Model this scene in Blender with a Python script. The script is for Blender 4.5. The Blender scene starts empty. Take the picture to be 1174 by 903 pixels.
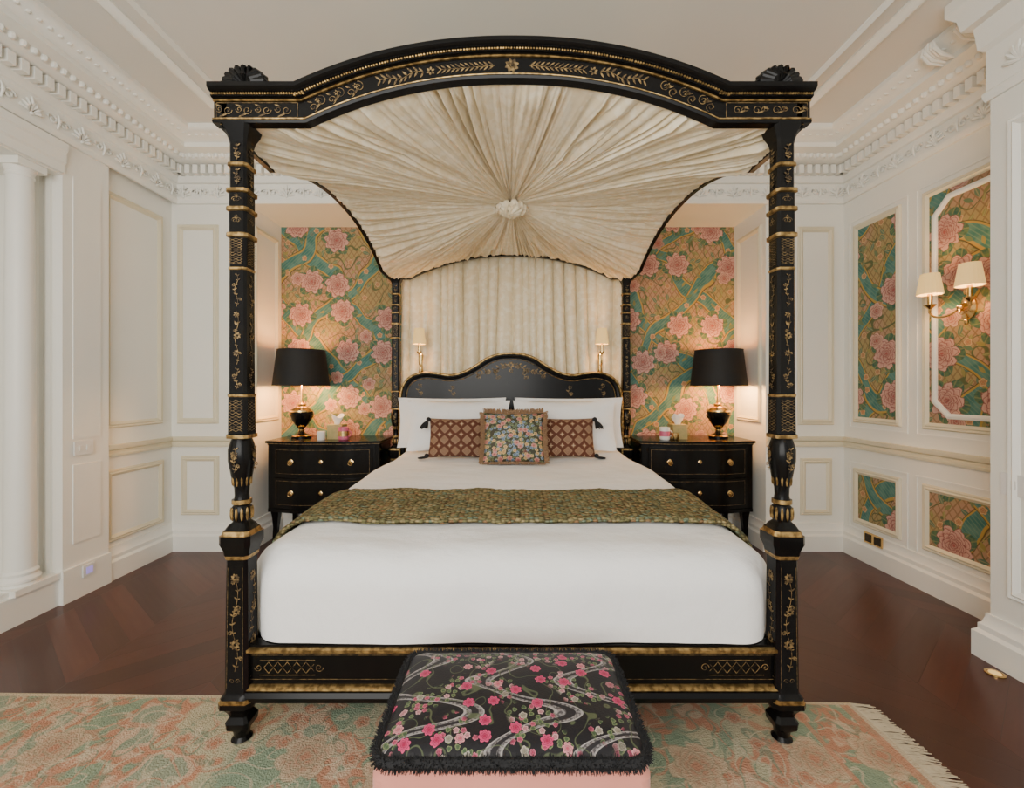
import bpy, bmesh, math, random
from math import sin, cos, pi, atan2, sqrt, radians
from mathutils import Vector, noise, Matrix
random.seed(7)
C = bpy.context.scene.collection
WL = {}

# ------------------------------------------------------------ node helpers
class V:
    def __init__(s, nt, o): s.nt = nt; s.o = o
    def __add__(s, b): return M(s.nt, 'ADD', s, b)
    def __radd__(s, b): return M(s.nt, 'ADD', b, s)
    def __sub__(s, b): return M(s.nt, 'SUBTRACT', s, b)
    def __rsub__(s, b): return M(s.nt, 'SUBTRACT', b, s)
    def __mul__(s, b): return M(s.nt, 'MULTIPLY', s, b)
    def __rmul__(s, b): return M(s.nt, 'MULTIPLY', b, s)
    def __truediv__(s, b): return M(s.nt, 'DIVIDE', s, b)
def M(nt, op, *a):
    n = nt.nodes.new('ShaderNodeMath'); n.operation = op
    for i, x in enumerate(a):
        if isinstance(x, V): nt.links.new(x.o, n.inputs[i])
        else: n.inputs[i].default_value = x
    return V(nt, n.outputs[0])
def SS(nt, a, b, x):
    n = nt.nodes.new('ShaderNodeMapRange'); n.interpolation_type = 'SMOOTHSTEP'
    nt.links.new(x.o, n.inputs[0]); n.inputs[1].default_value = a; n.inputs[2].default_value = b
    return V(nt, n.outputs[0])
def LT(nt, x, e, w=0.004): return 1.0 - SS(nt, e - w, e + w, x)
def MIX(nt, f, a, b):
    n = nt.nodes.new('ShaderNodeMix'); n.data_type = 'RGBA'
    if isinstance(f, V): nt.links.new(f.o, n.inputs[0])
    else: n.inputs[0].default_value = f
    for k, c in ((6, a), (7, b)):
        if isinstance(c, V): nt.links.new(c.o, n.inputs[k])
        else: n.inputs[k].default_value = (c[0], c[1], c[2], 1)
    return V(nt, n.outputs[2])
def HSV(nt, c, sat, val):
    n = nt.nodes.new('ShaderNodeHueSaturation'); n.inputs['Saturation'].default_value = sat; n.inputs['Value'].default_value = val
    nt.links.new(c.o, n.inputs['Color']); return V(nt, n.outputs[0])
def XYZ(nt, kind='Object'):
    t = nt.nodes.new('ShaderNodeTexCoord'); s = nt.nodes.new('ShaderNodeSeparateXYZ')
    nt.links.new(t.outputs[kind], s.inputs[0])
    return [V(nt, s.outputs[i]) for i in range(3)]
def VEC(nt, x, y, z=0.0):
    n = nt.nodes.new('ShaderNodeCombineXYZ')
    for i, q in enumerate((x, y, z)):
        if isinstance(q, V): nt.links.new(q.o, n.inputs[i])
        else: n.inputs[i].default_value = q
    return V(nt, n.outputs[0])
def NOI(nt, vec, sc, det=2.0, rough=0.5):
    n = nt.nodes.new('ShaderNodeTexNoise'); n.inputs['Scale'].default_value = sc
    n.inputs['Detail'].default_value = det; n.inputs['Roughness'].default_value = rough
    if vec is not None: nt.links.new(vec.o, n.inputs['Vector'])
    return V(nt, n.outputs['Fac'])
def VORO(nt, vec, sc, rnd=1.0, feat='F1'):
    n = nt.nodes.new('ShaderNodeTexVoronoi'); n.feature = feat
    n.inputs['Scale'].default_value = sc; n.inputs['Randomness'].default_value = rnd
    nt.links.new(vec.o, n.inputs['Vector']); return n
def FLOWER(nt, u, v, cell, rnd, ou=0.0, ov=0.0):
    uu = (u + ou) / cell; vv = (v + ov) / cell
    n = nt.nodes.new('ShaderNodeTexVoronoi'); n.voronoi_dimensions = '2D'
    n.inputs['Scale'].default_value = 1.0; n.inputs['Randomness'].default_value = rnd
    nt.links.new(VEC(nt, uu, vv).o, n.inputs['Vector'])
    s = nt.nodes.new('ShaderNodeSeparateXYZ'); nt.links.new(n.outputs['Position'], s.inputs[0])
    du = (uu - V(nt, s.outputs[0])) * cell; dv = (vv - V(nt, s.outputs[1])) * cell
    r = M(nt, 'SQRT', du * du + dv * dv); a = M(nt, 'ARCTAN2', dv, du)
    c = nt.nodes.new('ShaderNodeSeparateColor'); nt.links.new(n.outputs['Color'], c.inputs[0])
    return r, a, V(nt, c.outputs[0])
def SIN(nt, x): return M(nt, 'SINE', x)
def FR(nt, x): return M(nt, 'FRACT', x)
def ABS(nt, x): return M(nt, 'ABSOLUTE', x)
def PEONY(nt, bg, r, a, q, ns, R, outl, dark, light, layers=((1., 7), (.76, 6), (.54, 5), (.32, 4)), mask=None):
    for k, (f, n) in enumerate(layers):
        e = (ABS(nt, M(nt, 'COSINE', a * (n / 2.) + q * 6. + k * 1.3)) * .26 + .78) * (R * f) + ns * (R * .5)
        d = r - e; w = R * .03
        mo = LT(nt, d, R * .04, w); mf = LT(nt, d, 0., w)
        if mask is not None: mo = mo * mask; mf = mf * mask
        bg = MIX(nt, mo, bg, outl)
        kk = k / max(1, len(layers) - 1); lg = [l * (1 - .25 * kk) for l in light]
        bg = MIX(nt, mf, bg, MIX(nt, SS(nt, .45, 1., r / e), dark, lg))
    return bg
def newmat(name, col=(.8, .8, .8), rough=.5, metal=0.0, spec=.5):
    m = bpy.data.materials.new(name); m.use_nodes = True
    nt = m.node_tree; b = nt.nodes['Principled BSDF']
    b.inputs['Base Color'].default_value = (*col, 1); b.inputs['Roughness'].default_value = rough
    b.inputs['Metallic'].default_value = metal; b.inputs['Specular IOR Level'].default_value = spec
    return m, nt, b
def setc(nt, b, c): nt.links.new(c.o, b.inputs['Base Color'])
def BUMP(nt, b, h, st=.3, d=.01):
    n = nt.nodes.new('ShaderNodeBump'); n.inputs['Strength'].default_value = st
    n.inputs['Distance'].default_value = d
    nt.links.new(h.o, n.inputs['Height']); nt.links.new(n.outputs[0], b.inputs['Normal'])

# ------------------------------------------------------------ materials
def paint(name, col, rough=.55):
    m, nt, b = newmat(name, col, rough)
    x, y, z = XYZ(nt); n = NOI(nt, VEC(nt, x, y, z), 3.0)
    setc(nt, b, MIX(nt, n, [c * .97 for c in col], [min(1, c * 1.02) for c in col]))
    BUMP(nt, b, NOI(nt, VEC(nt, x, y, z), 60.0), .04, .002)
    return m
m_wall = paint('wall_paint', (.86, .845, .775))
m_trim = paint('trim_paint', (.88, .865, .80), .45)
m_cream = paint('cream_moulding', (.74, .67, .49), .45)
m_ceil = paint('ceiling_paint', (.75, .735, .69), .7)
m_black, nt, b = newmat('black_lacquer', (.004, .004, .004), .22, 0, .18)
x, y, z = XYZ(nt); setc(nt, b, MIX(nt, NOI(nt, VEC(nt, x, y, z), 20.), (.0025, .0025, .003), (.006, .0055, .005)))
m_gold, nt, b = newmat('aged_gold', (.55, .36, .14), .42, .8)
x, y, z = XYZ(nt); setc(nt, b, MIX(nt, SS(nt, .35, .65, NOI(nt, VEC(nt, x, y, z), 45.)), (.14, .085, .028), (.44, .29, .11)))
m_gild, nt, b = newmat('painted_gilding', (.3, .2, .08), .55, .3)
x, y, z = XYZ(nt); setc(nt, b, MIX(nt, SS(nt, .35, .65, NOI(nt, VEC(nt, x, y, z), 70.)), (.06, .037, .015), (.29, .19, .075)))
m_brass, nt, b = newmat('polished_brass', (.75, .52, .22), .22, 1.0)
x, y, z = XYZ(nt); setc(nt, b, MIX(nt, NOI(nt, VEC(nt, x, y, z), 30.), (.62, .41, .15), (.78, .55, .25)))
m_white, nt, b = newmat('white_cotton', (.885, .88, .87), .85, 0, .2)
b.inputs['Sheen Weight'].default_value = .1
x, y, z = XYZ(nt); wv_ = VEC(nt, x * .6, y, z * .5)
BUMP(nt, b, NOI(nt, wv_, 5., 5., .55) + NOI(nt, VEC(nt, x, y, z), 260.) * .05, .6, .04)
def silk(name, c1, c2):
    m, nt, b = newmat(name, c1, .36, 0, .45); b.inputs['Sheen Weight'].default_value = .2
    x, y, z = XYZ(nt); vec = VEC(nt, x, y, z)
    f = SS(nt, .45, .6, NOI(nt, vec, 22., 2.5))
    setc(nt, b, MIX(nt, f, c1, c2)); BUMP(nt, b, NOI(nt, vec, 26., 3.), .25, .005)
    return m
m_silk = silk('champagne_brocade', (.85, .735, .51), (.92, .83, .64))
m_silk2 = silk('ivory_brocade', (.86, .74, .51), (.93, .84, .64))
m_floor, nt, b = newmat('mahogany_chevron', (.05, .015, .01), .3)
x, y, z = XYZ(nt)
pp = M(nt, 'PINGPONG', x + 10.0, .62)
v = y + pp * .8; k = v / .16; pid = M(nt, 'FLOOR', k); col = M(nt, 'FLOOR', (x + 10.0) / .62)
wn = nt.nodes.new('ShaderNodeTexWhiteNoise'); nt.links.new(VEC(nt, pid, col).o, wn.inputs['Vector'])
rn = V(nt, wn.outputs['Value'])
gr = NOI(nt, VEC(nt, x * 4.0 + y * 2.0, v * 34.0, rn * 9.0), 1.0, 4.)
c = MIX(nt, rn, (.044, .0085, .0055), (.090, .020, .0115)); c = MIX(nt, gr * .5, c, (.028, .006, .0045))
fk = FR(nt, k); fx = FR(nt, (x + 10.0) / .62)
line = M(nt, 'MAXIMUM', 1.0 - SS(nt, .0, .025, fk), 1.0 - SS(nt, .0, .007, fx))
c = MIX(nt, line * .7, c, (.012, .003, .003)); setc(nt, b, c)
nt.links.new((gr * .08 + .27).o, b.inputs['Roughness']); BUMP(nt, b, 1.0 - line, .2, .002)
# wallpaper
def wallpaper(name, axis):
    m, nt, b = newmat(name, (.5, .4, .3), .75)
    x, y, z = XYZ(nt); u = x if axis == 'x' else y; v = z
    w1 = NOI(nt, VEC(nt, u, v, .0), 2.4, 1.) - .5; w2 = NOI(nt, VEC(nt, u, v, 7.0), 2.4, 1.) - .5
    uu = u + w1 * .34; vv = v + w2 * .34
    ns = NOI(nt, VEC(nt, u, v, 1.), 26., 3.) - .5
    l1 = ABS(nt, FR(nt, (u + v * .7) / .05) - .5); l2 = ABS(nt, FR(nt, (u - v * .7) / .05) - .5)
    lat = M(nt, 'MAXIMUM', LT(nt, l1, .10, .05), LT(nt, l2, .10, .05))
    bgm = SS(nt, .44, .56, NOI(nt, VEC(nt, u, v, 3.), 3.0, 1.))
    bg = MIX(nt, bgm, (.47, .30, .20), (.40, .31, .15)); bg = MIX(nt, lat * .6, bg, (.20, .13, .06))
    vn = ABS(nt, FR(nt, NOI(nt, VEC(nt, u, v, 11.), 3.5, 1.) * 7.) - .5)
    bg = MIX(nt, LT(nt, vn, .05, .02), bg, (.12, .14, .06))
    for cell, rr_, ou, ca, cb in ((.075, .027, 3.3, (.10, .17, .09), (.36, .32, .11)), (.105, .036, 6.1, (.05, .15, .12), (.16, .23, .14))):
        r, a, q = FLOWER(nt, u, v, cell, .95, ou, 1.7)
        el = r * (1.0 + ABS(nt, SIN(nt, a + q * 6.0)) * 1.6)
        mk = LT(nt, el, rr_, .003) * SS(nt, .4, .42, q)
        vein = LT(nt, ABS(nt, SIN(nt, a + q * 6.)) * r, .0025, .0015)
        bg = MIX(nt, mk, bg, MIX(nt, vein * .6, MIX(nt, q, ca, cb), (.42, .37, .2)))
    d1 = ABS(nt, FR(nt, (uu * 1.0 + vv * .85) / .64) - .5); d2 = ABS(nt, FR(nt, (uu * 1.0 - vv * 1.05) / .80 + .2) - .5)
    for d, e in ((d1, .10), (d2, .075)):
        bg = MIX(nt, LT(nt, d, e + .034, .005), bg, (.10, .07, .03)); bg = MIX(nt, LT(nt, d, e + .024, .005), bg, (.50, .34, .10))
        st = ABS(nt, FR(nt, (u - v) / .03) - .5)
        teal = MIX(nt, LT(nt, st, .14, .06) * .4, MIX(nt, SS(nt, .35, .65, NOI(nt, VEC(nt, u, v, 5.), 14.)), (.055, .18, .16), (.12, .26, .22)), (.24, .33, .23))
        bg = MIX(nt, LT(nt, d, e, .005), bg, teal)
    for cell, rr_, ou, ca, cb in ((.11, .030, 9.4, (.05, .14, .10), (.36, .30, .10)), (.13, .034, 12.4, (.40, .27, .10), (.14, .22, .12))):
        r, a, q = FLOWER(nt, u, v, cell, .95, ou, 1.7)
        el = r * (1.0 + ABS(nt, SIN(nt, a + q * 6.0)) * 1.6)
        bg = MIX(nt, LT(nt, el, rr_, .003) * SS(nt, .62, .64, q), bg, MIX(nt, q, ca, cb))
    r, a, q = FLOWER(nt, u, v, .14, .9, 1.3, 4.7)
    bg = PEONY(nt, bg, r, a, q, ns, .024, (.20, .08, .05), (.48, .24, .13), (.68, .48, .27), ((1., 5), (.45, 3)), SS(nt, .4, .42, q))
    r, a, q = FLOWER(nt, u, v, .38, .6, .1, .05)
    lf = r - (ABS(nt, SIN(nt, a * 2.5 + q * 5.)) * .06 + .085)
    lfc = MIX(nt, LT(nt, ABS(nt, FR(nt, a * 3.2) - .5), .1, .05) * .6, MIX(nt, SS(nt, .3, .7, NOI(nt, VEC(nt, u, v, 8.), 40.)), (.04, .12, .09), (.14, .21, .10)), (.30, .30, .14))
    bg = MIX(nt, LT(nt, lf, .0, .003), bg, lfc)
    PL_ = ((1., 8), (.84, 7), (.69, 7), (.54, 6), (.40, 5), (.27, 4), (.14, 3))
    bg = PEONY(nt, bg, r, a, q, ns, .104, (.24, .075, .07), (.40, .125, .115), (.70, .44, .37), PL_)
    r, a, q = FLOWER(nt, u, v, .30, .8, 5.1, 2.05)
    bg = PEONY(nt, bg, r, a, q, ns, .058, (.24, .08, .07), (.42, .14, .12), (.70, .46, .37), ((1., 6), (.75, 5), (.5, 4), (.25, 3)), SS(nt, .6, .61, q))
    setc(nt, b, HSV(nt, bg, 1.08, .86)); return m
m_wpx = wallpaper('chinoiserie_wallpaper_niche', 'x'); m_wpy = wallpaper('chinoiserie_wallpaper_panel', 'y')
m_throw, nt, b = newmat('tweed_knit', (.2, .2, .1), .95, 0, .1)
x, y, z = XYZ(nt); vec = VEC(nt, x * .8, y * 1.2, z)
vo = VORO(nt, vec, 60., .55); sc_ = nt.nodes.new('ShaderNodeSeparateColor'); nt.links.new(vo.outputs['Color'], sc_.inputs[0])
r1 = V(nt, sc_.outputs[0]); r2 = V(nt, sc_.outputs[1])
c = MIX(nt, SS(nt, .2, .8, r1), (.215, .20, .095), (.40, .32, .16)); c = MIX(nt, SS(nt, .88, .92, r1), c, (.30, .18, .09))
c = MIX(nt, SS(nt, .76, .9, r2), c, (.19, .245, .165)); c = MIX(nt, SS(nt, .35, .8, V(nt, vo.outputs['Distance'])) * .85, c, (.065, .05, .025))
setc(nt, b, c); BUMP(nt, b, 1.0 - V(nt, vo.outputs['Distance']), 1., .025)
# rug
m_rug, nt, b = newmat('woven_floral_rug', (.5, .5, .4), .95, 0, .1)
x, y, z = XYZ(nt); vec = VEC(nt, x, y, 0.)
n1 = NOI(nt, vec, 2.2, 3.); n2 = NOI(nt, VEC(nt, x, y, 4.), 4.2, 3., .5); n3 = NOI(nt, VEC(nt, x, y, 9.), 14., 3., .6)
c = MIX(nt, SS(nt, .46, .54, n1), (.25, .33, .225), (.50, .44, .29))
c = MIX(nt, SS(nt, .51, .54, n2) * .85, c, (.53, .215, .13)); c = MIX(nt, SS(nt, .54, .59, n3) * .6, c, (.20, .28, .20))
c = MIX(nt, SS(nt, .57, .59, n2) * .85, c, (.60, .43, .30)); c = MIX(nt, SS(nt, .62, .64, n2) * .85, c, (.24, .32, .23))
for sc1, zo, cc in ((4., 3., (.54, .25, .16)), (5., 13., (.18, .26, .18)), (6., 33., (.58, .50, .35))):
    ln = ABS(nt, FR(nt, NOI(nt, VEC(nt, x, y, zo), sc1, 1.) * 6.) - .5); c = MIX(nt, LT(nt, ln, .06, .03) * .7, c, cc)
r, a, q = FLOWER(nt, x, y, .13, .9, 5.); c = PEONY(nt, c, r, a, q, n3 - .5, .032, (.30, .19, .12), (.52, .20, .12), (.66, .46, .32), ((1., 5), (.5, 4)), SS(nt, .5, .52, q) * .8)
r, a, q = FLOWER(nt, x, y, .44, .8); c = PEONY(nt, c, r, a, q, n3 - .5, .095, (.30, .26, .17), (.52, .22, .14), (.63, .47, .32), ((1., 6), (.78, 6), (.55, 5), (.3, 4)), SS(nt, .2, .21, q) * .75)
g = nt.nodes.new('ShaderNodeNewGeometry'); sg = nt.nodes.new('ShaderNodeSeparateXYZ'); nt.links.new(g.outputs['Position'], sg.inputs[0])
wx = V(nt, sg.outputs[0]); wy = V(nt, sg.outputs[1])
bl = M(nt, 'MAXIMUM', SS(nt, 1.12, 1.125, wx) * (1.0 - SS(nt, 1.14, 1.145, wx)), SS(nt, 1.33, 1.335, wx))
c = MIX(nt, bl * .7, c, (.53, .23, .14))
c = MIX(nt, SS(nt, 1.365, 1.37, wx), c, (.58, .48, .34)); c = MIX(nt, SS(nt, 1.785, 1.79, wy + wx * .015), c, (.58, .47, .32))
c = MIX(nt, NOI(nt, vec, 220.) * .35, c, (.21, .185, .13))
setc(nt, b, c); BUMP(nt, b, NOI(nt, vec, 160.), .8, .01)
# brocades
def brocade(name, kind, scale, base, ribbon, floral):
    m, nt, b = newmat(name, base, .6); x, y, z = XYZ(nt, kind)
    u, v = x * scale, y * scale; vec = VEC(nt, u, v, 0.); ns = NOI(nt, VEC(nt, u, v, 1.), 90.) - .5
    c = MIX(nt, 0.0, base, base)
    if ribbon:
        n = NOI(nt, VEC(nt, u, v, 2.), 6., .5)
        ph = u * 13. + SIN(nt, v * 30. + 1.) * 1.25 + SIN(nt, v * 13.) * .6 + (n - .5) * 1.6
        rb = ABS(nt, SIN(nt, ph)); st = SS(nt, .42, .58, NOI(nt, VEC(nt, u, v, 5.), 150.))
        c = MIX(nt, LT(nt, rb, .36, .02), c, MIX(nt, st, (.07, .063, .068), (.25, .23, .23)))
        ed = ABS(nt, rb - .33); c = MIX(nt, LT(nt, ed, .035, .012), c, (.36, .33, .32)); c = MIX(nt, LT(nt, rb, .13, .02), c, (.014, .012, .016))
        vn = ABS(nt, FR(nt, NOI(nt, VEC(nt, u, v, 21.), 10., 1.) * 5.) - .5); c = MIX(nt, LT(nt, vn, .035, .02) * .7, c, (.10, .125, .06))
    cl_m = SS(nt, .46, .54, NOI(nt, VEC(nt, u, v, 31.), 9., .5)) if ribbon else None
    for cl, ou, R, q0, outl, dk, lt, lay in floral:
        r, a, q = FLOWER(nt, u, v, cl, .9, ou, ou * .7)
        mk = SS(nt, q0, q0 + .02, q)
        if cl_m is not None and cl < .05: mk = mk * cl_m
        c = PEONY(nt, c, r, a, q, ns, R, outl, dk, lt, lay, mk)
    setc(nt, b, c); BUMP(nt, b, NOI(nt, vec, 200.), .3, .002); return m
L2 = ((1., 5), (.42, 3)); L3 = ((1., 7), (.7, 5), (.38, 4))
m_ott = brocade('black_floral_brocade', 'Object', 1.0, (.005, .0045, .008), True,
    [(.020, .7, .0064, .30, (.01, .015, .01), (.05, .09, .04), (.20, .24, .11), ((1., 3),)), (.027, 2.1, .0068, .50, (.04, .003, .01), (.30, .02, .07), (.58, .17, .24), L2),
     (.034, 7.3, .0078, .68, (.03, .01, .01), (.40, .13, .16), (.68, .42, .42), L2), (.045, 4.1, .0100, .72, (.02, .02, .02), (.20, .18, .13), (.46, .41, .35), L2),
     (.066, .3, .0150, .58, (.05, .001, .012), (.34, .006, .055), (.66, .07, .19), L3), (.08, 9.3, .0125, .72, (.06, .01, .02), (.46, .07, .12), (.72, .32, .34), L3)])
m_cfl = brocade('multicolour_floral_velvet', 'UV', .40, (.04, .04, .022), False,
    [(.022, .7, .009, .3, (.02, .03, .015), (.05, .09, .05), (.26, .28, .13), ((1., 3),)), (.03, 2.1, .0115, .35, (.02, .02, .04), (.06, .10, .20), (.30, .40, .46), L2),
     (.035, 4.4, .0125, .4, (.06, .03, .01), (.46, .25, .07), (.66, .50, .26), L2), (.055, .3, .017, .45, (.06, .01, .01), (.36, .06, .06), (.68, .34, .28), L3)])
m_pink, nt, b = newmat('pink_velvet', (.62, .27, .22), .8, 0, .2); b.inputs['Sheen Weight'].default_value = .3
x, y, z = XYZ(nt); setc(nt, b, MIX(nt, NOI(nt, VEC(nt, x, y, z), 6.), (.60, .22, .165), (.70, .285, .22)))
m_fr, nt, b = newmat('black_fringe', (.008, .008, .01), .8); x, y, z = XYZ(nt)
setc(nt, b, MIX(nt, NOI(nt, VEC(nt, x, y, z), 80.), (.002, .002, .003), (.012, .012, .014)))
m_frt, nt, b = newmat('tan_fringe', (.20, .13, .09), .9); x, y, z = XYZ(nt)
setc(nt, b, MIX(nt, NOI(nt, VEC(nt, x, y, z), 80.), (.14, .07, .035), (.42, .27, .15)))
m_rfr, nt, b = newmat('rug_fringe_cotton', (.62, .52, .38), .9); x, y, z = XYZ(nt)
setc(nt, b, MIX(nt, NOI(nt, VEC(nt, x, y, z), 50.), (.36, .29, .19), (.54, .45, .31)))
m_brn, nt, b = newmat('brown_lattice_weave', (.1, .04, .02), .8)
x, y, z = XYZ(nt, 'UV'); u = x * 5.0; v = y * 3.6
cu = ABS(nt, FR(nt, u) - .5); cv = ABS(nt, FR(nt, v) - .5); cu2 = ABS(nt, FR(nt, u + .5) - .5); cv2 = ABS(nt, FR(nt, v + .5) - .5)
s1 = cu + cv; s2 = cu2 + cv2; brn = (.095, .026, .010); pal = (.52, .37, .23)
c = MIX(nt, LT(nt, ABS(nt, s1 - .36), .03, .015), brn, pal); c = MIX(nt, LT(nt, ABS(nt, s1 - .20), .022, .012), c, pal); c = MIX(nt, LT(nt, s1, .07, .02), c, pal)
c = MIX(nt, LT(nt, M(nt, 'MINIMUM', cu2, cv2), .035, .015) * LT(nt, s2, .2, .02), c, pal)
setc(nt, b, c); BUMP(nt, b, NOI(nt, VEC(nt, x, y, z), 120.), .4, .003)
def simple(name, c1, c2, rough=.4, metal=0., sc=30.):
    m, nt, b = newmat(name, c1, rough, metal); x, y, z = XYZ(nt)
    setc(nt, b, MIX(nt, NOI(nt, VEC(nt, x, y, z), sc), c1, c2)); return m
m_shadeb = simple('black_silk_shade', (.004, .004, .004), (.008, .007, .007), .7, 0, 60.)
m_goldin = simple('gold_lining', (.8, .5, .16), (.85, .58, .22), .5)
m_ceram = simple('white_ceramic', (.82, .80, .74), (.86, .84, .8), .15)
m_pinkc = simple('pink_ceramic', (.55, .09, .18), (.62, .15, .25), .3)
m_tiss = simple('tissue_paper', (.85, .83, .78), (.9, .88, .84), .9)
m_green = simple('green_gilt_card', (.30, .30, .12), (.55, .42, .18), .5, 0, 40.)
m_plast = simple('white_plate', (.78, .77, .74), (.82, .81, .78), .4)
m_dark = simple('dark_bronze', (.03, .022, .015), (.05, .035, .02), .4, .6)
def glow(name, col, st, base):
    m, nt, b = newmat(name, base, .7); x, y, z = XYZ(nt)
    setc(nt, b, MIX(nt, NOI(nt, VEC(nt, x, y, z), 50.), base, [q * .95 for q in base]))
    b.inputs['Emission Color'].default_value = (*col, 1); b.inputs['Emission Strength'].default_value = st; return m
m_shadec = glow('cream_lit_shade', (1., .60, .20), .95, (.42, .32, .13))
m_bulb = glow('warm_bulb', (1., .75, .45), 12., (.9, .8, .6))
m_nl = glow('night_light_lens', (.45, .35, 1.), .5, (.35, .3, .55))

# ------------------------------------------------------------ geometry helpers
QA = []
for qd in range(4):
    for aa in (0, 18.43, 36.87, 53.13, 71.57): QA.append(radians(aa + 90 * qd))
class G:
    def __init__(s): s.v = []; s.f = []; s.m = []; s.uv = None; s.cm = 0
    def add(s, vs, fs, mi=None):
        o = len(s.v); s.v += [tuple(p) for p in vs]
        for f in fs: s.f.append(tuple(i + o for i in f)); s.m.append(s.cm if mi is None else mi)
    def box(s, x0, x1, y0, y1, z0, z1, mi=None):
        s.add([(x0, y0, z0), (x1, y0, z0), (x1, y1, z0), (x0, y1, z0), (x0, y0, z1), (x1, y0, z1), (x1, y1, z1), (x0, y1, z1)],
              [(0, 3, 2, 1), (4, 5, 6, 7), (0, 1, 5, 4), (1, 2, 6, 5), (2, 3, 7, 6), (3, 0, 4, 7)], mi)
    def rings(s, rs, mis=None, cap=True, closed=False):
        n = len(rs[0]); o = len(s.v)
        for r in rs: s.v += [tuple(p) for p in r]
        for i in range(len(rs) - 1 + (1 if closed else 0)):
            j = (i + 1) % len(rs)
            for k in range(n):
                k2 = (k + 1) % n
                s.f.append((o + i * n + k, o + i * n + k2, o + j * n + k2, o + j * n + k)); s.m.append(mis[min(i + 1, len(rs) - 1)] if mis else s.cm)
        if cap and not closed:
            s.f.append(tuple(o + k for k in reversed(range(n)))); s.m.append(mis[0] if mis else s.cm)
            s.f.append(tuple(o + (len(rs) - 1) * n + k for k in range(n))); s.m.append(mis[-1] if mis else s.cm)
    def lathe(s, cx, cy, prof, n=24, mis=None, cap=True):
        s.rings([[(cx + r * cos(2 * pi * k / n), cy + r * sin(2 * pi * k / n), z) for k in range(n)] for r, z in prof], mis, cap)
    def sq(s, cx, cy, prof, K=1.75):
        rs = []
        for z, h, mi, q in prof:
            ring = []
            for a in QA:
                c, sn = cos(a), sin(a)
                R = min(1 / max(abs(c), abs(sn)), K / (abs(c) + abs(sn))) if q else 1.0
                ring.append((cx + h * R * c, cy + h * R * sn, z))
            rs.append(ring)
        s.rings(rs, [p[2] for p in prof])
    def tube(s, pts, r, n=8, closed=False):
        pts = [Vector(p) for p in pts]; rs = []; L = len(pts)
        for i, p in enumerate(pts):
            if closed: t = pts[(i + 1) % L] - pts[i - 1]
            else: t = pts[min(i + 1, L - 1)] - pts[max(i - 1, 0)]
            t.normalize(); up = Vector((0, 0, 1)) if abs(t.z) < .9 else Vector((1, 0, 0))
            a = t.cross(up).normalized(); bb = t.cross(a)
            rad = r[i] if isinstance(r, (list, tuple)) else r
            rs.append([p + a * rad * cos(2 * pi * k / n) + bb * rad * sin(2 * pi * k / n) for k in range(n)])
        s.rings(rs, None, True, closed)
    def ball(s, c, r, nu=10, nv=6, mi=None):
        if not isinstance(r, (tuple, list)): r = (r, r, r)
        vs = [(c[0], c[1], c[2] - r[2])]; fs = []
        for j in range(1, nv):
            ph = -pi / 2 + pi * j / nv
            for i in range(nu):
                th = 2 * pi * i / nu; vs.append((c[0] + r[0] * cos(ph) * cos(th), c[1] + r[1] * cos(ph) * sin(th), c[2] + r[2] * sin(ph)))
        vs.append((c[0], c[1], c[2] + r[2])); T = len(vs) - 1
        for i in range(nu):
            i2 = (i + 1) % nu; fs.append((0, 1 + i2, 1 + i)); fs.append((T, 1 + (nv - 2) * nu + i, 1 + (nv - 2) * nu + i2))
            for j in range(nv - 2): a = 1 + j * nu; fs.append((a + i, a + i2, a + nu + i2, a + nu + i))
        s.add(vs, fs, mi)
    def sweep(s, path, prof, mp, closed=False, mi=None):
        L = len(path); rs = []
        for i in range(L):
            p = Vector(path[i])
            a = Vector(path[i - 1]) if (i > 0 or closed) else None
            c = Vector(path[(i + 1) % L]) if (i < L - 1 or closed) else None
            d1 = (p - a).normalized() if a is not None else (c - p).normalized()
            d2 = (c - p).normalized() if c is not None else d1
            n1 = Vector((d1.y, -d1.x)); n2 = Vector((d2.y, -d2.x)); m = (n1 + n2)
            if m.length < 1e-6: m = n1
            m.normalize(); k = 1 / max(.3, m.dot(n1))
            rs.append([mp(p.x + m.x * n * k, p.y + m.y * n * k, h) for n, h in prof])
        s.rings(rs, [mi if mi is not None else s.cm] * L, True, closed)
    def grid(s, fn, nu, nv, mi=None, uv=None):
        vs = [fn(i / nu, j / nv) for j in range(nv + 1) for i in range(nu + 1)]
        s.add(vs, [(j * (nu + 1) + i, j * (nu + 1) + i + 1, (j + 1) * (nu + 1) + i + 1, (j + 1) * (nu + 1) + i) for j in range(nv) for i in range(nu)], mi)
    def leaf(s, mp, u, v, ang, ln, wd):
        pts = [(0, 0), (.25, .8), (.55, 1), (.8, .6), (1, 0), (.8, -.6), (.55, -1), (.25, -.8)]
        ca, sa = cos(ang), sin(ang)
        s.add([mp(u + ln * a * ca - wd * .5 * bb * sa, v + ln * a * sa + wd * .5 * bb * ca) for a, bb in pts], [tuple(range(8))])
    def flower(s, mp, u, v, r, n=6):
        for k in range(n): s.leaf(mp, u + r * .22 * cos(2 * pi * k / n + .3), v + r * .22 * sin(2 * pi * k / n + .3), 2 * pi * k / n + .3, r * .78, r * .5)
    def line(s, mp, pts, w):
        for a, bb in zip(pts[:-1], pts[1:]):
            dx, dy = bb[0] - a[0], bb[1] - a[1]; L = sqrt(dx * dx + dy * dy) or 1; nx, ny = -dy / L * w / 2, dx / L * w / 2
            s.add([mp(a[0] + nx, a[1] + ny), mp(bb[0] + nx, bb[1] + ny), mp(bb[0] - nx, bb[1] - ny), mp(a[0] - nx, a[1] - ny)], [(0, 1, 2, 3)])
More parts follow.
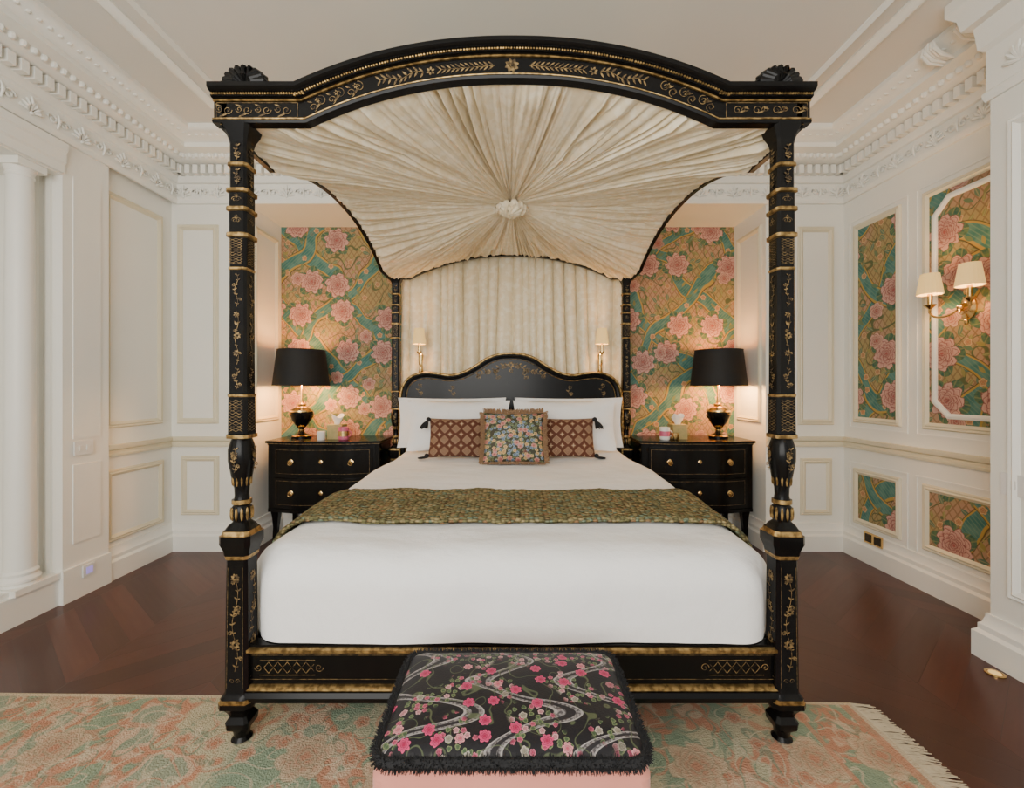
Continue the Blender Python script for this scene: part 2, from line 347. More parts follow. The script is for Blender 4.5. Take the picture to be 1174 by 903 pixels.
    def scroll(s, mp, u, v, r, w, dr=1, a0=0, turns=1.25):
        pts = []
        for i in range(19):
            t = i / 18; a = a0 + dr * t * 2 * pi * turns; rr = r * (1 - .8 * t); pts.append((u + rr * cos(a), v + rr * sin(a)))
        s.line(mp, pts, w)
    def sprig(s, mp, u, v0, v1, w, n, lf=.02):
        pts = [(u + w * sin(3 * pi * i / 24), v0 + (v1 - v0) * i / 24) for i in range(25)]; s.line(mp, pts, .0018)
        for i in range(n):
            t = (i + .5) / n; uu = u + w * sin(3 * pi * t); vv = v0 + (v1 - v0) * t; sd = 1 if i % 2 else -1
            s.leaf(mp, uu, vv, pi / 2 - sd * .9, lf, lf * .4); s.leaf(mp, uu, vv, pi / 2 + sd * 1.2, lf * .7, lf * .3)
            if i % 3 == 1: s.flower(mp, uu + sd * lf * .8, vv, lf * .55)
    def make(s, name, mats, parent=None, origin=None, smooth=35, weld=False, **kw):
        if not isinstance(mats, (list, tuple)): mats = [mats]
        xs = [p[0] for p in s.v]; ys = [p[1] for p in s.v]; zs = [p[2] for p in s.v]
        if origin is None: origin = ((min(xs) + max(xs)) / 2, (min(ys) + max(ys)) / 2, min(zs))
        me = bpy.data.meshes.new(name); ox, oy, oz = origin
        me.from_pydata([(p[0] - ox, p[1] - oy, p[2] - oz) for p in s.v], [], s.f)
        for m in mats: me.materials.append(m)
        me.polygons.foreach_set('material_index', s.m)
        if s.uv:
            ul = me.uv_layers.new(name='UVMap')
            for lp in me.loops: ul.data[lp.index].uv = s.uv[lp.vertex_index]
        bm = bmesh.new(); bm.from_mesh(me)
        if weld: bmesh.ops.remove_doubles(bm, verts=bm.verts, dist=1e-5)
        bmesh.ops.recalc_face_normals(bm, faces=bm.faces); bm.to_mesh(me); bm.free()
        me.polygons.foreach_set('use_smooth', [True] * len(me.polygons)); me.set_sharp_from_angle(angle=radians(smooth)); me.update()
        ob = bpy.data.objects.new(name, me); C.objects.link(ob); WL[ob.name] = Vector(origin)
        if parent: ob.parent = parent; ob.location = Vector(origin) - WL[parent.name]
        else: ob.location = origin
        for k, q in kw.items(): ob[k] = q
        return ob
def empty(name, loc, parent=None, **kw):
    e = bpy.data.objects.new(name, None); e.empty_display_size = .1; C.objects.link(e); WL[e.name] = Vector(loc)
    e.location = Vector(loc) - (WL[parent.name] if parent else Vector((0, 0, 0)))
    if parent: e.parent = parent
    for k, q in kw.items(): e[k] = q
    return e
def light(name, loc, e, col, size=.03, parent=None):
    l = bpy.data.lights.new(name, 'POINT'); l.energy = e; l.color = col; l.shadow_soft_size = size
    o = bpy.data.objects.new(name, l); C.objects.link(o); o.location = Vector(loc) - (WL[parent.name] if parent else Vector((0, 0, 0)))
    if parent: o.parent = parent
    return o
def catmull(pts, n=6):
    out = []; P = [pts[0]] + list(pts) + [pts[-1]]
    for i in range(1, len(P) - 2):
        for k in range(n):
            t = k / n; p0, p1, p2, p3 = P[i - 1], P[i], P[i + 1], P[i + 2]
            out.append(tuple(.5 * ((2 * p1[j]) + (-p0[j] + p2[j]) * t + (2 * p0[j] - 5 * p1[j] + 4 * p2[j] - p3[j]) * t * t + (-p0[j] + 3 * p1[j] - 3 * p2[j] + p3[j]) * t ** 3) for j in range(len(p1))))
    out.append(tuple(pts[-1])); return out
def sst(a, b_, x): t = min(1, max(0, (x - a) / (b_ - a))); return t * t * (3 - 2 * t)
ST = dict(kind='structure')
XY = lambda a, b_, h: (a, b_, h)

# ------------------------------------------------------------ room shell
HC = 3.2; XL, XR, YB, YN = -2.71, 2.67, 3.49, 3.98; NL, NR = -2.09, 2.045; NZ = 2.76
g = G(); g.box(-3.4, 3.1, -1.4, 4.15, -.1, 0); g.make('floor', m_floor, origin=(0, 0, 0), **ST)
g = G(); g.box(-3.4, 3.1, -1.4, 4.15, HC, HC + .1); g.make('ceiling', m_ceil, origin=(0, 0, 0), **ST)
g = G(); g.box(-3.4, XL, 2.60, 4.15, 0, HC); g.box(-3.4, -3.2, -1.4, 2.6, 0, HC); g.box(-3.2, -2.67, -1.4, 2.6, 2.56, HC); g.box(-3.2, -2.67, -1.4, 1.0, 0, 2.56)
g.make('wall_left', m_wall, origin=(0, 0, 0), **ST)
g = G(); g.box(XL, NL, YB, 4.15, 0, HC); g.box(NR, XR, YB, 4.15, 0, HC); g.box(NL, NR, YB, 4.15, NZ, HC)
g.make('wall_back', m_wall, origin=(0, 0, 0), **ST)
g = G(); g.box(NL, NR, YN, 4.15, 0, NZ); g.make('wall_niche', m_wpx, origin=(0, 0, 0), **ST)
g = G(); g.box(XR, 3.1, -1.4, 4.15, 0, HC); g.box(2.29, XR, -1.4, 2.08, 0, HC); g.make('wall_right', m_wall, origin=(0, 0, 0), **ST)
TN = [0]
def trim(g, mat=None, **k):
    TN[0] += 1; return g.make('trim_%d' % TN[0], mat or m_trim, origin=(0, 0, 0), **ST)
bp = [(0, 0), (.045, 0), (.045, .12), (.03, .135), (.03, .16), (.02, .17), (.012, .2), (.012, .215), (0, .215)]
g = G(); g.sweep([(XL, 2.90), (XL, YB), (NL, YB), (NL, YN), (0, YN)], bp, XY); g.make('baseboard_left', m_trim, origin=(0, 0, 0), **ST)
g = G(); g.sweep([(0, YN), (NR, YN), (NR, YB), (XR, YB), (XR, 2.08), (2.29, 2.08), (2.29, -1.4)], bp, XY); g.make('baseboard_right', m_trim, origin=(0, 0, 0), **ST)
g = G(); g.box(XL, -2.67, 2.60, 2.90, 0, NZ); g.box(XL, -2.655, 2.59, 2.905, 0, .2); g.box(-2.672, -2.664, 2.66, 2.84, .34, .82); g.box(-2.672, -2.664, 2.66, 2.84, .98, 2.58); trim(g)
g = G(); g.box(-3.2, -2.68, 1.0, 2.6, 0, .16); g.box(-3.2, -2.70, 1.0, 2.6, .16, .19); trim(g)
g = G()
cp_ = [(.080, .19), (.080, .21), (.086, .218), (.086, .23), (.076, .24), (.072, .25), (.077, .258), (.077, .266), (.066, .28), (.064, .8), (.062, 1.6), (.056, 2.47), (.060, 2.475), (.060, 2.485), (.056, 2.49), (.062, 2.505), (.068, 2.52)]
g.lathe(-2.755, 2.45, cp_, 32)
g.box(-2.83, -2.68, 2.375, 2.525, 2.52, 2.56); g.box(-2.86, -2.668, 2.35, 2.6, .16, .195)
for xx in (-2.74, -2.80, -2.88): g.box(xx - .012, xx + .012, 2.582, 2.6, .195, 2.56)
trim(g)
g = G(); g.sweep([(-2.67, 1.0), (-2.67, 2.60)], [(0, 2.57), (.015, 2.57), (.015, 2.62), (.025, 2.63), (.025, 2.69), (.035, 2.70), (.04, 2.74), (0, 2.74)], XY); trim(g)
cr = [(0, .825), (.018, .825), (.022, .84), (.012, .85), (.012, .865), (.03, .875), (.036, .89), (.036, .905), (0, .905)]
g = G(); g.sweep([(XL, 2.90), (XL, YB), (NL, YB)], cr, XY); trim(g, m_cream)
g = G(); g.sweep([(NR, YB), (XR, YB), (XR, 2.08)], cr, XY); trim(g, m_cream)
fp = [(-.022, 0), (-.022, .006), (-.014, .016), (-.004, .012), (.004, .018), (.014, .010), (.022, .004), (.022, 0)]
def frame(plane, pos, u0, u1, v0, v1, mat=m_cream, prof=fp, cut=0):
    g = G()
    if plane == 'back': mp = lambda a, b_, h: (a, pos - h, b_)
    elif plane == 'left': mp = lambda a, b_, h: (pos + h, a, b_)
    else: mp = lambda a, b_, h: (pos - h, a, b_)
    P = [(u0, v0), (u0, v1), (u1, v1), (u1, v0)] if not cut else [(u0, v0 + cut), (u0, v1 - cut), (u0 + cut, v1), (u1 - cut, v1), (u1, v1 - cut), (u1, v0 + cut), (u1 - cut, v0), (u0 + cut, v0)]
    g.sweep(P, prof, mp, closed=True); return trim(g, mat)
frame('back', YB, -2.64, -2.355, 1.03, 2.575); frame('back', YB, -2.61, -2.35, .30, .73)
frame('back', YB, 2.32, 2.565, 1.02, 2.56); frame('back', YB, 2.34, 2.55, .30, .71)
frame('left', XL, 2.93, 3.37, 1.04, 2.60); frame('left', XL, 2.94, 3.38, .27, .715)
frame('left', NL, 3.57, 3.90, 1.03, 2.6); frame('right', NR, 3.57, 3.90, 1.03, 2.6)
for a, c_ in [(3.007, 3.354), (2.16, 2.787)]:
    for v0, v1 in ((1.06, 2.515), (.285, .645)):
        g = G(); g.box(XR - .004, XR, a, c_, v0, v1); trim(g, m_wpy)
        frame('right', XR, a - .01, c_ + .01, v0 - .01, v1 + .01)
        frame('right', XR, a - .075, c_ + .075, v0 - .07, v1 + .07, m_trim, [(-.005, 0), (-.005, .005), (.005, .005), (.005, 0)])
frame('right', XR - .004, 2.22, 2.735, 1.12, 2.455, m_trim, [(-.016, 0), (-.016, .01), (-.006, .016), (.006, .016), (.016, .01), (.016, 0)], cut=.09)
frame('right', 2.29, 1.2, 1.98, .35, 2.5, m_trim)
cp = [(0, NZ), (.018, NZ), (.03, NZ + .02), (.03, NZ + .035), (.014, NZ + .04), (.014, 2.915), (.03, 2.92), (.045, 2.945), (.045, 3.035), (.14, 3.04),
      (.16, 3.055), (.17, 3.075), (.25, 3.085), (.25, 3.115), (.28, 3.13), (.33, 3.15), (.35, 3.175), (.35, HC), (0, HC)]
cpath = [(-2.67, -1.4), (-2.67, YB), (XR, YB), (XR, 2.08)]
g = G(); g.sweep(cpath, cp, XY); trim(g)
g = G()
g.sweep([(XR, 2.08), (2.29, 2.08), (2.29, -1.4)], [(0, 2.66), (.012, 2.66), (.02, 2.68), (.02, 2.70), (.01, 2.71), (.01, 2.90), (.03, 2.92), (.04, 3.03), (.07, 3.04), (.08, 3.1), (.11, 3.14), (.11, HC), (0, HC)], XY); trim(g)
def along(path, pitch):
    out = []
    for (a, c_) in zip(path[:-1], path[1:]):
        a = Vector(a); c_ = Vector(c_); d = (c_ - a); L = d.length; d.normalize(); n = Vector((d.y, -d.x)); k = int(L / pitch)
        for i in range(k): out.append((a + d * ((i + .5) * L / k), d, n))
    return out
vis = [(-2.67, 1.2), (-2.67, YB), (XR, YB), (XR, 2.1)]
g = G()
for p, d, n in along(vis, .062):
    q0 = p + n * .045; q1 = p + n * .10; w = d * .019
    vs = [q0 - w, q0 + w, q1 + w, q1 - w]
    g.add([(v_.x, v_.y, 2.965) for v_ in vs] + [(v_.x, v_.y, 3.03) for v_ in vs], [(0, 1, 2, 3), (4, 5, 6, 7), (0, 1, 5, 4), (1, 2, 6, 5), (2, 3, 7, 6), (3, 0, 4, 7)])
trim(g)
g = G()
for i, (p, d, n) in enumerate(along(vis, .05)):
    c_ = p + n * .165; g.ball((c_.x, c_.y, 3.065), (.019, .019, .02), 8, 5)
    c_ = p + n * .30; g.ball((c_.x, c_.y, 3.15), (.018, .018, .018), 8, 5)
for i, (p, d, n) in enumerate(along(vis, .135)):
    base = p + n * .016; zc = 2.815
    def mpt(u, v_, h=0): q = base + d * u + n * h; return (q.x, q.y, zc + v_)
    if i % 2 == 0:
        for k in range(7):
            a = pi * (k + .5) / 7; L = .075 if k != 3 else .088
            g.tube([mpt(.0 + .012 * cos(a), .012 * sin(a), .0), mpt(L * .6 * cos(a) * .8, L * .6 * sin(a), .011), mpt(L * cos(a) * .85, L * sin(a), .004)], [.003, .009, .006], 6)
        g.ball(mpt(0, 0, .0), .011, 8, 5)
    else:
        for sd in (-1, 1):
            pts = [mpt(sd * (.034 + (.03 * (1 - .75 * t / 12)) * cos(t * .62)), .035 + .03 * (1 - .75 * t / 12) * sin(t * .62), .005) for t in range(13)]
            g.tube(pts, .006, 6)
        g.tube([mpt(0, -.005, .0), mpt(0, .04, .010), mpt(0, .08, .0)], [.004, .010, .003], 6)
trim(g)
g = G()
for yy in (2.22, 2.40):
    for k in range(5):
        z0 = 3.15 - .006 * abs(k - 2)
        g.tube([(XR - .26, yy - .03 + .015 * k, z0 - .05), (XR - .33, yy - .035 + .0175 * k, z0 - .035), (XR - .37, yy - .035 + .0175 * k, z0), (XR - .37, yy - .03 + .015 * k, z0 + .035)], [.006, .011, .011, .006], 8)
for yy in (1.95, 1.72):
    for k in range(7):
        a = pi * (k + .5) / 7
        g.tube([(2.28, yy, 2.76), (2.272, yy + .04 * cos(a), 2.76 + .055 * sin(a)), (2.276, yy + .065 * cos(a), 2.76 + .09 * sin(a))], [.004, .011, .006], 6)
trim(g)
for hx, y1, w in ((2.0, 2.92, .035), (1.86, 2.78, .012)):
    g = G(); g.sweep([(-hx, -1.3), (-hx, y1), (hx, y1), (hx, -1.3)], [(-w, HC), (-w, HC - .015), (-w * .3, HC - .03), (w * .3, HC - .018), (w, HC - .01), (w, HC)], XY); trim(g, m_trim)

# ------------------------------------------------------------ bed
BX = .006; PX = .99; YF, YBK = 1.60, 3.76; PS = .00235
bed = empty('four_poster_bed', (BX, 2.68, .009), label='grand black lacquered four-poster bed with gilt chinoiserie and arched canopy', category='bed')
zf = lambda py: max(.009, 1.29 + (445 - py) * .00316)
T = [(853, 10, 0, 0), (849, 15, 0, 0), (845, 11, 0, 0), (838, 12.5, 0, 0), (833, 17, 0, 1), (826, 18, 0, 1), (820, 13, 0, 1), (814, 16, 0, 1), (809, 20, 0, 1), (806, 25, 0, 1), (800, 25, 0, 1), (799.9, 23, 1, 1), (796, 23, 1, 1), (794, 21, 0, 1),
     (790, 18, 0, 1), (640, 16.5, 0, 1), (639, 18, 1, 1), (635, 19, 1, 1), (630, 20, 0, 1), (622, 24, 0, 1), (612, 24, 0, 1), (611.9, 22, 1, 1), (607, 20, 1, 1), (606, 18, 0, 1), (602, 15, 0, 1), (598, 12, 0, 0), (590, 15, 0, 0), (582, 14, 0, 0), (578, 10, 0, 0), (577.9, 14, 1, 0), (573, 14, 1, 0), (572.9, 11, 0, 0),
     (568, 10.0, 0, 0), (560, 10.5, 0, 0), (545, 15, 0, 0), (528, 19, 0, 0), (515, 19, 0, 0), (507, 16, 0, 0), (503, 14, 0, 0), (502, 17, 1, 1), (498, 17, 1, 1), (497, 15, 0, 1), (455, 14.5, 0, 1), (454, 15.5, 1, 1), (452, 15.5, 1, 1), (451, 14, 0, 1), (310, 13.5, 0, 1), (309, 14.5, 1, 1), (307, 14.5, 1, 1), (306, 13.5, 0, 1),
     (273, 13.5, 0, 1), (272, 16.8, 1, 1), (268, 16.8, 1, 1), (267, 14, 0, 1), (243, 14, 0, 1), (242, 17, 1, 1), (238.5, 17, 1, 1), (238, 14, 0, 1), (222, 14, 0, 1), (221, 17, 1, 1), (217.5, 17, 1, 1), (217, 13, 0, 1), (192, 13, 0, 1), (191, 15.5, 1, 1), (188, 15.5, 1, 1), (187, 13, 0, 1), (165, 13, 0, 1), (158, 15, 0, 1), (150, 20, 0, 1), (144, 22, 0, 1)]
for sx in (-1, 1):
    for yy in (YF, YBK):
        cx = BX + sx * PX; g = G(); g.sq(cx, yy, [(zf(a), h * PS, m_, q) for a, h, m_, q in T])
        for k in range(12):
            a = 2 * pi * k / 12; g.ball((cx + .034 * cos(a), yy + .034 * sin(a), zf(589)), (.005, .005, .024), 6, 6, 1)
            g.ball((cx + .030 * cos(a), yy + .030 * sin(a), zf(549)), (.004, .004, .026), 6, 6, 1)
        g.cm = 2
        for fx in (0, 1):
            def mk(h0, h1=None, v0=0, v1=1):
                h1 = h0 if h1 is None else h1
                hf = lambda v: (h0 + (h1 - h0) * (v - v0) / (v1 - v0)) * PS + .0012
                return (lambda u, v: (cx + u, yy - hf(v), v)) if fx == 0 else (lambda u, v: (cx - sx * hf(v), yy + u, v))
            mpb = mk(18, 16.5, zf(790), zf(640)); g.sprig(mpb, 0, zf(765), zf(660), .010, 11, .015); g.flower(mpb, 0, zf(660), .017, 8); g.flower(mpb, 0, zf(735), .019, 8); g.flower(mpb, .004, zf(698), .015, 7)
            g.scroll(mpb, .010, zf(776), .009, .0016); g.scroll(mpb, -.010, zf(776), .009, .0016, -1, pi)
            for q in (-1, 1): g.line(mpb, [(q * .029, zf(784)), (q * .026, zf(648))], .0011)
            mps = mk(15.0)
            for z0, z1, nn in ((zf(494), zf(458), 5), (zf(304), zf(275), 5)):
                dz = (z1 - z0) / nn; w = .024
                for k in range(nn):
                    for q in (-1, 1):
                        g.line(mps, [(q * w, z0 + k * dz), (0, z0 + (k + .5) * dz)], .0012); g.line(mps, [(0, z0 + (k + .5) * dz), (q * w, z0 + (k + 1) * dz)], .0012)
                        g.line(mps, [(q * w, z0 + (k + .5) * dz), (0, z0 + k * dz)], .0012); g.line(mps, [(q * w, z0 + (k + .5) * dz), (0, z0 + (k + 1) * dz)], .0012)
            mps = mk(14.1)
            for pa, pb in ((446, 422), (352, 314)): g.sprig(mps, 0, zf(pa), zf(pb), .006, 7, .011)
            g.flower(mps, 0, zf(405), .012, 7); g.flower(mps, .004, zf(385), .014, 7); g.leaf(mps, 0, zf(374), 1.9, .02, .006); g.leaf(mps, 0, zf(374), 1.1, .02, .006); g.flower(mps, 0, zf(361), .011, 6)
            g.sprig(mps, .002, zf(418), zf(358), .006, 7, .009)
            for pa in (254, 230): g.scroll(mps, .007, zf(pa), .010, .0016); g.scroll(mps, -.007, zf(pa), .010, .0016, -1, pi); g.flower(mps, 0, zf(pa - 4), .008, 5)
            for pa in (204, 176): g.sprig(mps, 0, zf(pa + 9), zf(pa - 9), .004, 4, .013)
            mpv = mk(19.3); g.sprig(mpv, 0, zf(540), zf(512), .005, 6, .013); g.flower(mpv, 0, zf(522), .013, 7)
        g.make('bed_post', [m_black, m_gold, m_gild], bed)
# canopy frame ------------------------------------------------
CY = (YF + YBK) / 2
def zfr(x): t = abs(x) / .735; return 2.238 + (.160 * (1 - t ** 2.2) if t < 1 else 0)
def zsd(y): t = abs(y - CY) / .80; return 2.222 + (.185 * (1 - t ** 2.2) if t < 1 else 0)
def zbk(x): t = abs(x) / .88; return 2.24 + (.20 * (1 - t ** 2.2) if t < 1 else 0)
def arcpath(fn, a0, a1, c0, brk, n=36):
    pts = [(a0, fn(a0))]
    for i in range(n + 1): a = c0 - brk + 2 * brk * i / n; pts.append((a, fn(a)))
    pts.append((a1, fn(a1))); return pts
YC = 1.560
canopy = empty('canopy', (BX, CY, 2.22), bed)
def board(path, mp, name, orn=None):
    g = G()
    g.sweep(path, [(0, 0), (0, .028), (-.12, .028), (-.12, 0)], mp, mi=0)
    g.sweep(path, [(.003, .028), (.003, -.008), (-.005, -.012), (-.012, -.006), (-.012, .0)], mp, mi=0)
    g.sweep(path, [(-.010, .0), (-.010, -.009), (-.013, -.010), (-.016, -.006), (-.016, 0)], mp, mi=1)
    g.sweep(path, [(-.076, .0), (-.076, -.006), (-.079, -.009), (-.082, -.007), (-.082, .0)], mp, mi=1)
    g.sweep(path, [(-.083, .028), (-.083, -.014), (-.086, -.020), (-.097, -.020), (-.101, -.034), (-.108, -.040), (-.122, -.040), (-.124, -.034), (-.124, .028)], mp, mi=0)
    nx = .006
    for a, c_ in zip(path[:-1], path[1:]):
        d = Vector((c_[0] - a[0], c_[1] - a[1])); l = d.length; d.normalize(); nrm = Vector((-d.y, d.x))
        while nx < l:
            q = Vector(a) + d * nx + nrm * .0925; g.ball(mp(q.x, q.y, -.021), (.0048, .0048, .0048), 6, 4, 1); nx += .0095
        nx -= l
    g.cm = 2
    if orn: orn(g)
    return g.make(name, [m_black, m_gold, m_gild], canopy)
EX = 1.066
pth = arcpath(zfr, -EX, EX, 0, .735, 80)
cum = [0]
for a, c_ in zip(pth[:-1], pth[1:]): cum.append(cum[-1] + sqrt((a[0] - c_[0]) ** 2 + (a[1] - c_[1]) ** 2))
half = cum[-1] / 2
def mpA(u, v):
    s_ = max(0, min(cum[-1] - 1e-6, u + half)); lo, hi = 0, len(cum) - 2
    while lo < hi:
        md = (lo + hi + 1) // 2
        if cum[md] <= s_: lo = md
        else: hi = md - 1
    a, c_ = pth[lo], pth[lo + 1]; t = (s_ - cum[lo]) / (cum[lo + 1] - cum[lo]); d = Vector((c_[0] - a[0], c_[1] - a[1])).normalized()
    return (BX + a[0] + (c_[0] - a[0]) * t - d.y * v, YC - .0015, a[1] + (c_[1] - a[1]) * t + d.x * v)
def friezeorn(g):
    vm = .046
    g.flower(mpA, 0, vm, .026, 8); g.flower(mpA, 0, vm, .012, 6)
    for sd in (-1, 1):
        fl = 0 if sd > 0 else pi
        g.line(mpA, [(sd * .06, vm), (sd * .25, vm)], .0022)
        for k in range(12):
            uu = sd * (.065 + k * .0165)
            for q in (-1, 1): g.leaf(mpA, uu, vm, fl + sd * q * .7, .024, .006)
        g.flower(mpA, sd * .285, vm, .016, 6)
        for k in range(9):
            uu = sd * (.31 + k * .019); w = .016 * sin(k * 1.1)
            g.leaf(mpA, uu, vm + w * .5, fl + .9, .024, .007); g.leaf(mpA, uu, vm + w * .5, fl - .9, .024, .007)
        g.line(mpA, [(sd * (.31 + k * .019), vm + .008 * sin(k * 1.1)) for k in range(9)], .002)
        for uu in (.54, .61, .68):
            g.scroll(mpA, sd * uu, vm + .006, .019, .0024, sd, pi / 2); g.scroll(mpA, sd * (uu + .033), vm - .006, .016, .0022, -sd, -pi / 2)
            g.leaf(mpA, sd * uu, vm, fl + .5, .034, .008); g.flower(mpA, sd * (uu + .01), vm + .012, .010, 5); g.leaf(mpA, sd * (uu + .03), vm + .01, fl - .7, .02, .006)
        for e_ in (-.026, .026): g.line(mpA, [(sd * .79, vm + e_), (sd * 1.08, vm + e_)], .0016)
        for q in (.79, 1.08): g.line(mpA, [(sd * q, vm - .026), (sd * q, vm + .026)], .0016)
        for uu in (.83, .90, .97, 1.04):
            g.scroll(mpA, sd * uu, vm, .016, .0022, sd, 0); g.scroll(mpA, sd * (uu + .03), vm + .003, .012, .002, -sd, pi)
            g.leaf(mpA, sd * uu, vm - .012, fl + .35, .034, .007); g.leaf(mpA, sd * (uu + .02), vm + .012, fl - .35, .026, .006)
board(arcpath(zfr, -EX, EX, 0, .735), lambda a, b_, h: (BX + a, YC + h, b_), 'front_cornice', friezeorn)
for sx in (-1, 1):
    board(arcpath(zsd, YC, 3.80, CY, .80), lambda a, b_, h, sx=sx: (BX + sx * (1.038 - h * .6), a, b_), 'side_cornice')
board(arcpath(zbk, -EX, EX, 0, .88), lambda a, b_, h: (BX + a, 3.80 - h, b_), 'back_cornice')
# drape
g = G(); C0 = Vector((BX, 2.70, 2.43)); hw = 1.018; y0, y1 = 1.590, 3.775; W = 2 * hw; D = y1 - y0; PER = 2 * (W + D); NS, NR_, NP = 3000, 34, 132
bnd = []
for i in range(NS):
    s_ = PER * i / NS
    if s_ < W: x_ = -hw + s_; bnd.append((x_, y0, zfr(x_) + .004))
    elif s_ < W + D: y_ = y0 + s_ - W; bnd.append((hw, y_, zsd(y_) + .004))
    elif s_ < 2 * W + D: x_ = hw - (s_ - W - D); bnd.append((x_, y1, zbk(x_) + .004))
    else: y_ = y1 - (s_ - 2 * W - D); bnd.append((-hw, y_, zsd(y_) + .004))
K_ = 90; zs = [b_[2] for b_ in bnd]; pre = [0]
for i in range(-K_, NS + K_ + 1): pre.append(pre[-1] + zs[i % NS])
zsm = [(pre[i + 2 * K_ + 1] - pre[i]) / (2 * K_ + 1) for i in range(NS)]
rings = []
def cn(i, R_, off, sc): a = 2 * pi * i / NS; return noise.noise(Vector((cos(a) * R_, sin(a) * R_, off * sc)))
for j in range(NR_ + 1):
    t = .03 + .97 * j / NR_; ring = []
    for i in range(NS):
        bx, by, bz = bnd[i]; bzz = bz if t > .97 else zsm[i] * (1 - t ** 6) + bz * t ** 6
        s_ = i / NS * NP
        ph = s_ + cn(i, 5, 1, 1) * 3.0 + cn(i, 12, t * 1.3 + 3, 1) * 1.0 + cn(i, 32, t * 1.0 + 9, 1) * .5
        fr = ph - math.floor(ph); wv = 1 - abs(2 * fr - 1) ** 1.4
        ph2 = s_ * .41 + cn(i, 9, t * 1.0 + 5, 1) * 1.5; wv2 = .5 + .5 * sin(2 * pi * ph2)
        ph3 = s_ * 2.6 + cn(i, 16, t * 1.6 + 15, 1) * 2.0; wv3 = .5 + .5 * sin(2 * pi * ph3)
        bg_ = cn(i, 9, 7 + t * .6, 1); m_ = cn(i, 24, t * 1.8 + 20, 1)
        am = (.008 + .036 * t) * (1 if t < .95 else max(.3, (1 - t) / .05)) * (.85 + bg_ * 1.3)
        z_ = C0.z + (bzz - C0.z) * t ** 1.15 - .015 * sin(pi * t) + .022 * bg_ * sin(pi * t) + am * (.5 - wv) + am * .5 * (.5 - wv2) + am * .22 * (.5 - wv3) + .010 * m_ * sin(pi * t)
        if t > .995: z_ = min(z_, bz + .012)
        ring.append((BX + bx * t + (C0.x - BX) * (1 - t), C0.y + (by - C0.y) * t, z_))
    rings.append(ring)
g.rings(rings, None, False)
g.make('canopy_drape', m_silk, canopy, smooth=80)
g = G()
def ros(a, t):
    th = a * 2 * pi; r = .096 * sin(t * pi * .5) * (1 + .07 * sin(th * 13 + t * 6) + .07 * sin(th * 5 + 1))
    return (C0.x + r * cos(th), C0.y + r * sin(th), C0.z - .018 - .042 * cos(t * pi * .5) + .014 * sin(th * 13 + t * 8) * t + .008 * sin(t * 17 + th))
g.grid(ros, 156, 26)
for k in range(12):
    a = k * 2 * pi / 12; q = .75 + .45 * random.random(); q2 = .85 + .3 * random.random()
    g.tube(catmull([(C0.x + .010 * cos(a), C0.y + .010 * sin(a), C0.z - .064), (C0.x + .036 * q * cos(a + .6), C0.y + .036 * q * sin(a + .6), C0.z - .068), (C0.x + .062 * q2 * cos(a + 1.1), C0.y + .062 * q2 * sin(a + 1.1), C0.z - .052), (C0.x + .085 * cos(a + 1.4), C0.y + .085 * sin(a + 1.4), C0.z - .028)], 4), [.006] * 3 + [.010] * 6 + [.006] * 4, 8)
g.ball((C0.x, C0.y, C0.z - .068), (.016, .016, .010))
g.make('drape_rosette', m_silk2, canopy, smooth=70)
def shell(cx, yc):
    g = G(); zc = 2.362
    for k in range(9):
        a = radians(15 + 150 * k / 8)
        pts = [(cx, yc + .01, zc + .004), (cx + .035 * cos(a), yc - .014, zc + .006 + .035 * sin(a)), (cx + .068 * cos(a), yc - .006, zc + .010 + .058 * sin(a)), (cx + .08 * cos(a), yc + .02, zc + .012 + .066 * sin(a))]
        g.tube(pts, [.005, .010, .0125, .008], 8)
    for sd in (-1, 1):
        g.tube([(cx + sd * (.055 + .02 * cos(t * .7)), yc - .005, zc + .018 + .016 * sin(t * .7)) for t in range(8)], .009, 8)
    g.box(cx - .065, cx + .065, yc - .02, yc + .045, zc - .01, zc + .006)
    g.make('shell_finial', m_black, canopy)
for sx in (-1, 1): shell(BX + sx * 0.955, 1.56)
def rail(name, mp, L, orn=None):
    g = G(); P = [(-L, 0), (L, 0)]
    g.sweep(P, [(-.175, -.016), (-.345, -.016), (-.345, .03), (-.175, .03)], mp, mi=0)
    g.sweep(P, [(-.333, .0), (-.333, -.028), (-.340, -.036), (-.350, -.036), (-.354, -.028), (-.354, .0)], mp, mi=1)
    g.sweep(P, [(-.354, .02), (-.354, -.022), (-.362, -.022), (-.364, .02)], mp, mi=0)
    g.sweep(P, [(-.200, .0), (-.200, -.034), (-.206, -.038), (-.213, -.030), (-.217, -.020), (-.217, .0)], mp, mi=1)
    g.sweep(P, [(-.165, .03), (-.165, -.042), (-.185, -.048), (-.200, -.040), (-.200, .03)], mp, mi=0)
    g.cm = 2
    if orn: orn(g)
    return g.make(name, [m_black, m_gold, m_gild], bed)
def rorn(g):
    mpR = lambda u, v: (BX + u, 1.5825, v)
    for sd in (-1, 1):
        for k in range(5):
            u0 = sd * (.73 + k * .034)
            for q in (-1, 1): g.line(mpR, [(u0, .277), (u0 + sd * .017, .277 + q * .02), (u0 + sd * .034, .277)], .0022); g.line(mpR, [(u0 - sd * .012, .277 + q * .012), (u0 + sd * .012, .277 - q * .012)], .0015)
        for e_ in (.25, .304): g.line(mpR, [(sd * .715, e_), (sd * .915, e_)], .002)
        g.scroll(mpR, sd * .70, .277, .016, .0024, sd); g.scroll(mpR, sd * .92, .277, .014, .0024, -sd, pi)
    for zz in (.235, .322): g.line(mpR, [(-.95, zz), (.95, zz)], .0014)
rail('foot_rail', lambda a, b_, h: (BX + a, 1.60 + h, b_), .965, rorn)
